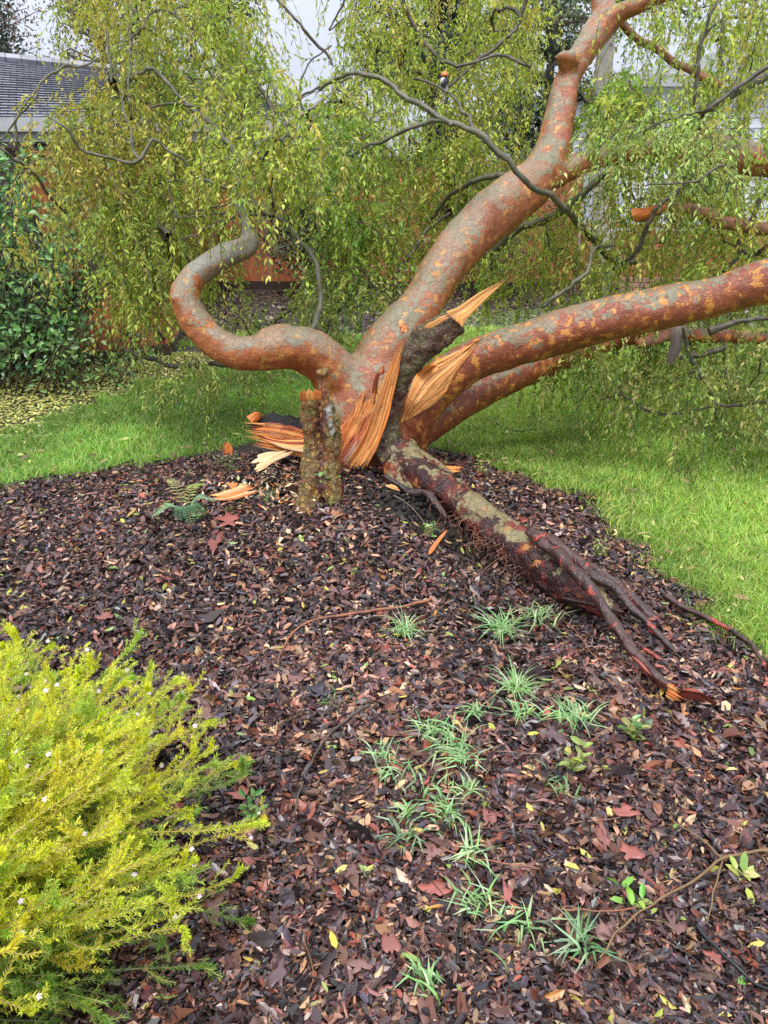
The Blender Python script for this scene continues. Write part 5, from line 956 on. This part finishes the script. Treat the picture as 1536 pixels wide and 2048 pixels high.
# ------------------------------------------------------------------ houses
M_roof, nt, b = M('shingle roof'); n = N(nt); fa = n.attr('Fib').outputs['Vector']; br = n.new('ShaderNodeTexBrick'); nt.links.new(n.scale(fa, (1, 1, 1)), br.inputs['Vector'])
br.inputs['Scale'].default_value = 1; br.inputs['Brick Width'].default_value = .28; br.inputs['Row Height'].default_value = .17; br.inputs['Mortar Size'].default_value = .012; br.inputs['Bias'].default_value = 0
br.inputs['Color1'].default_value = (.17, .175, .20, 1); br.inputs['Color2'].default_value = (.36, .37, .42, 1); br.inputs['Mortar'].default_value = (.05, .05, .06, 1); nt.links.new(n.mix(n.step(n.noise(fa, 6, 4), .3, .7, .3, 0), br.outputs[0], (.12, .12, .13)), b.inputs['Base Color']); b.inputs['Roughness'].default_value = .45
nt.links.new(n.bump(br.outputs['Fac'], -1, .01), b.inputs['Normal'])
def shingle_plane(A, B, C, D, rows):       # eave A-B, ridge D-C, stepped courses
    m = MB(); A, B, C, D = [np.array(q, float) for q in (A, B, C, D)]; nr = nrm(np.cross(B - A, D - A))
    if nr[2] < 0: nr = -nr
    L = np.linalg.norm(B - A); Hh = np.linalg.norm(D - A)
    for k in range(rows):
        f0, f1 = k / rows, (k + 1.06) / rows; p = [A + (D - A) * f0 + nr * .028, B + (C - B) * f0 + nr * .028, B + (C - B) * f1 + nr * .004, A + (D - A) * f1 + nr * .004]
        lo = [A + (D - A) * f0, B + (C - B) * f0]; Vv = np.array(p + lo); u = np.array([[0, f0 * Hh], [L, f0 * Hh], [L, f1 * Hh], [0, f1 * Hh], [0, f0 * Hh - .03], [L, f0 * Hh - .03]]); m.add(Vv, np.array([[0, 1, 2, 3], [4, 5, 1, 0]]), None, np.concatenate([u, np.zeros((6, 1))], 1))
    return m
hs = thing('grey_roofed_house', 'low house with grey shingle roof and pale gutter beyond the left fence', 'house', (-7, 15.2, 0))
V, F = box((-14, 14.9, 0), (-1.6, 21, 2.55)); part('wall', V, F, M_housewall, hs)
rf = shingle_plane((-14.5, 14.3, 2.62), (-1.1, 14.3, 2.62), (-3.2, 17.9, 3.55), (-14.5, 17.9, 4.6), 24).build('roof', M_roof, hs)
shingle_plane((-1.1, 21.5, 2.62), (-14.5, 21.5, 2.62), (-14.5, 17.9, 4.6), (-3.2, 17.9, 3.55), 20).build('roof', M_roof, hs)
m = MB(); V, F = tube(spline(np.array([(-14.4, 17.9, 4.64), (-3.2, 17.9, 3.6)]), 8), .09, 6)[:2]; m.add(V, F, None, V * .9); m.build('roof_ridge', M_roof, hs)
V, F = box((-14.5, 14.18, 2.45), (-1.1, 14.298, 2.66)); part('gutter', V, F, M_trim, hs); V, F = box((-14.5, 14.32, 2.3), (-1.1, 14.36, 2.447)); part('fascia', V, F, M_trim, hs)
V, F = box((-4.85, 17.0, 3.1), (-4.45, 17.4, 4.0)); ch = part('chimney', V, F, M_trim, hs); V, F = box((-4.93, 16.92, 4.002), (-4.37, 17.48, 4.08)); part('chimney_cap', V, F, M_trim, ch)
for x in (-11, -8.2): V, F = box((x, 14.85, .9), (x + 1.2, 14.898, 2.1)); w = part('window', V, F, M_trim, hs); V, F = box((x + .07, 14.83, .97), (x + 1.13, 14.848, 2.03)); part('pane', V, F, M_dkwin, w)
wh = thing('white_house', 'white sided house with grey gable behind the right hand branches', 'house', (6.5, 15.5, 0)); m = MB(); z = 0
while z < 3.3: V, F = box((4.2, 14.6 - .012, z), (12, 14.63, z + .155)); V[[0, 1], 1] -= .02; m.add(V, F); z += .158
m.build('siding', M_white, wh); V, F = box((4.2, 14.632, 0), (12, 20, 3.3)); part('wall', V, F, M_white, wh)
Vg = np.array([[4.0, 14.5, 3.3], [12.2, 14.5, 3.3], [8.1, 14.5, 4.25], [4.0, 20.2, 3.3], [12.2, 20.2, 3.3], [8.1, 20.2, 4.25]]); part('gable_roof', Vg, [np.array([[0, 1, 2], [5, 4, 3]]), np.array([[0, 2, 5, 3], [1, 4, 5, 2]])], M_trim, wh)
V, F = box((4.0, 14.3, 3.12), (12.2, 14.49, 3.298)); part('fascia', V, F, M_trim, wh)
for x in (5.0, 8.2): V, F = box((x, 14.53, 1.1), (x + 1.3, 14.56, 2.5)); w = part('window', V, F, M_trim, wh); V, F = box((x + .07, 14.51, 1.17), (x + 1.23, 14.528, 2.43)); part('pane', V, F, M_dkwin, w)
# low brick edging in front of the white house
m = MB()
for k in range(30):
    for r_ in range(4): V, F = box((3.6 + k * .21 + (r_ % 2) * .1, 12.5, r_ * .075), (3.8 + k * .21 + (r_ % 2) * .1, 12.6, r_ * .075 + .066)); m.add(V, F)
m.solo('brick_edging', solid('pink brick', (.42, .22, .17), .8, 12, .2), label='low pinkish brick edging seen through the leaves at the right', cat='brick edging')

# ------------------------------------------------------------------ background trees
def bgtree(name, label, x, y, H, spread, kind, cols, n_=11000, sz=.16, bare=False, base=1.5, trunk=M_dark, tr=.2):
    t = thing(name, label, 'tree', (x, y, 0)); S = spline(np.array([(x, y, -.1), (x + .1, y, H * .5), (x - .05, y + .1, H)]), 16); V, F, U = tube(S, np.linspace(tr, .03, 16), 9, rough=.15); part('trunk', V, F, trunk, t, smooth=True)
    m = MB(); cs = []
    for k in range(70 if not bare else 90):
        f = R.random(); zz = base + (H - base) * f; rr = spread * ((1 - f) ** .8 + .12 if kind == 'cone' else math.sqrt(max(.05, 1 - (2 * f - 1) ** 2))) * R.uniform(.45, 1); a = R.random() * 6.28
        e = np.array([x + math.cos(a) * rr, y + math.sin(a) * rr, zz - (.12 * rr if kind == 'cone' else -.1)]); s0 = np.array([x, y, max(.8, zz - .35 * rr)]); P = spline(np.array([s0, (s0 + e) / 2 + R.normal(size=3) * .1, e]), 7); V, F, U = tube(P, np.linspace(.035, .008, 7), 4, False); m.add(V, F); cs.append((P, rr))
    m.build('limbs', trunk, t)
    w = np.array([c[1] for c in cs]); w = w / w.sum(); idx = R.choice(len(cs), n_, p=w); tt = .25 + .8 * R.random(n_); Pp = np.array([cs[i][0][min(6, int(q * 6))] for i, q in zip(idx, tt)]) + R.normal(size=(n_, 3)) * np.array([.22, .22, .16])
    D = nrm(R.normal(size=(n_, 3)) + np.array([0, 0, -.5])); U = nrm(np.cross(D, R.normal(size=(n_, 3)))); L = sz * R.uniform(.6, 1.4, n_); cl_ = (.75 + .5 * R.random(len(cs)))[idx][:, None]
    V, F, C = leaves(Pp, D, U, L, L * .38, .2 + 0 * L, pick(cols, [1] * len(cols), n_, .2) * cl_, False); part('crown', V, F, M_far, t, cols=C)
DK = [(.045, .075, .045), (.06, .09, .05), (.035, .055, .035)]; BRN = [(.24, .15, .11), (.30, .19, .13), (.18, .12, .09)]; OL = [(.10, .13, .06), (.13, .15, .07), (.08, .10, .05)]
bgtree('conifer_tree', 'dark conifer rising behind the grey roof left of the sky gap', -4.4, 24, 11, 1.7, 'cone', DK, 13000, .2)
bgtree('conifer_tree', 'broad dark conifer right of the sky gap', 1.3, 25, 12, 3.0, 'cone', DK, 20000, .2, base=2.2)
bgtree('conifer_tree', 'dark conifer behind the knotted limb', 5.0, 27, 12, 2.6, 'cone', DK + OL, 14000, .2, base=2.5)
bgtree('deciduous_tree', 'reddish brown thinly leaved tree above the grey roof at the far left', -11.8, 24, 9.5, 2.8, 'round', BRN, 12000, .13, True)
bgtree('deciduous_tree', 'brownish bare tree beside the far left conifer above the roof', -8.0, 25, 8.0, 2.0, 'round', BRN + OL, 7000, .13, True)
bgtree('evergreen_tree', 'dark evergreen between the two brown trees', -10.2, 22.5, 6.6, 1.1, 'round', DK, 6000, .16)
bgtree('olive_tree', 'olive green tree behind the white house at the right', 13.0, 24, 9, 2.8, 'round', OL, 10000, .16)
bgtree('garden_shrub', 'tall loose shrub against the far redwood fence', -1.2, 12.6, 2.1, .9, 'round', OL + [(.16, .2, .08)], 5000, .08, base=.2, tr=.04)
bgtree('garden_shrub', 'green shrub at the middle of the far redwood fence', 1.5, 12.5, 1.9, 1.0, 'round', OL + [(.14, .2, .06)], 5000, .08, base=.2, tr=.04)
bgtree('garden_shrub', 'dense shrub behind the left fence below the gutter', -6.3, 11.5, 2.2, 1.3, 'round', DK + OL, 8000, .09, base=.2, tr=.05)
bgtree('garden_shrub', 'brownish shrub behind the curtain of leaves at the left', -4.0, 11.0, 2.0, 1.2, 'round', OL + BRN, 7000, .09, base=.2, tr=.05)
# pale trunk of a garden tree at the right
pt = thing('pale_barked_tree', 'slim pale trunked tree in front of the white house', 'tree', (3.2, 11.2, 0)); P = spline(np.array([at(1205, 520, 11.2), at(1208, 320, 11.2), at(1212, 240, 11.2), at(1208, 150, 11.2), at(1216, 40, 11.2), at(1222, -60, 11.2)]), 20); P[0, 2] = -.1
V, F, U = tube(P, np.linspace(.16, .08, 20), 12, rough=.15); part('trunk', V, F, solid('pale bark', (.42, .36, .32), .7, 9, .25), pt, smooth=True)
n_ = 3500; tp = P[-1]; cc = np.array([tp + R.normal(size=3) * np.array([.7, .7, .45]) for _ in range(26)]); m = MB()
for c_ in cc: V, F, U = tube(spline(np.array([P[-5], (P[-5] + c_) / 2 + np.array([0, 0, .15]), c_]), 8), np.linspace(.03, .006, 8), 5, False); m.add(V, F)
m.build('limbs', M_dark, pt); Pp = cc[R.integers(0, 26, n_)] + R.normal(size=(n_, 3)) * .2; D = nrm(R.normal(size=(n_, 3))); U = nrm(np.cross(D, R.normal(size=(n_, 3)))); L = .08 * R.uniform(.6, 1.3, n_); V, F, C = leaves(Pp, D, U, L, L * .4, .2 + 0 * L, pick(OL + [(.2, .26, .09)], [1] * 4, n_, .2), False); part('crown', V, F, M_far, pt, cols=C)
# small ornament seen through the branches
oc = at(889, 168, 5.35); orn = thing('hanging_ornament', 'small black and white ornament with an orange cap hung among the twigs', 'ornament', oc - np.array([0, 0, .06]))
V, F, U = tube(np.array([oc + np.array([0, 0, z]) for z in (-.055, -.03, 0, .03, .04)]), [.008, .022, .026, .024, .012], 12); sh = V[:, 2] - oc[2]
bw = ((np.sin(sh * 160 + np.arctan2(V[:, 1] - oc[1], V[:, 0] - oc[0]) * 1.0) > 0)[:, None]); part('body', V, F, M_flake, orn, cols=np.where(bw, np.array([[.75, .74, .76]]), np.array([[.02, .02, .03]])), smooth=True)
V, F, U = tube(np.array([oc + np.array([0, 0, z]) for z in (.041, .055, .068)]), [.024, .02, .008], 10); part('cap', V, F, M_flake, orn, cols=np.tile((.75, .20, .06), (len(V), 1)), smooth=True)
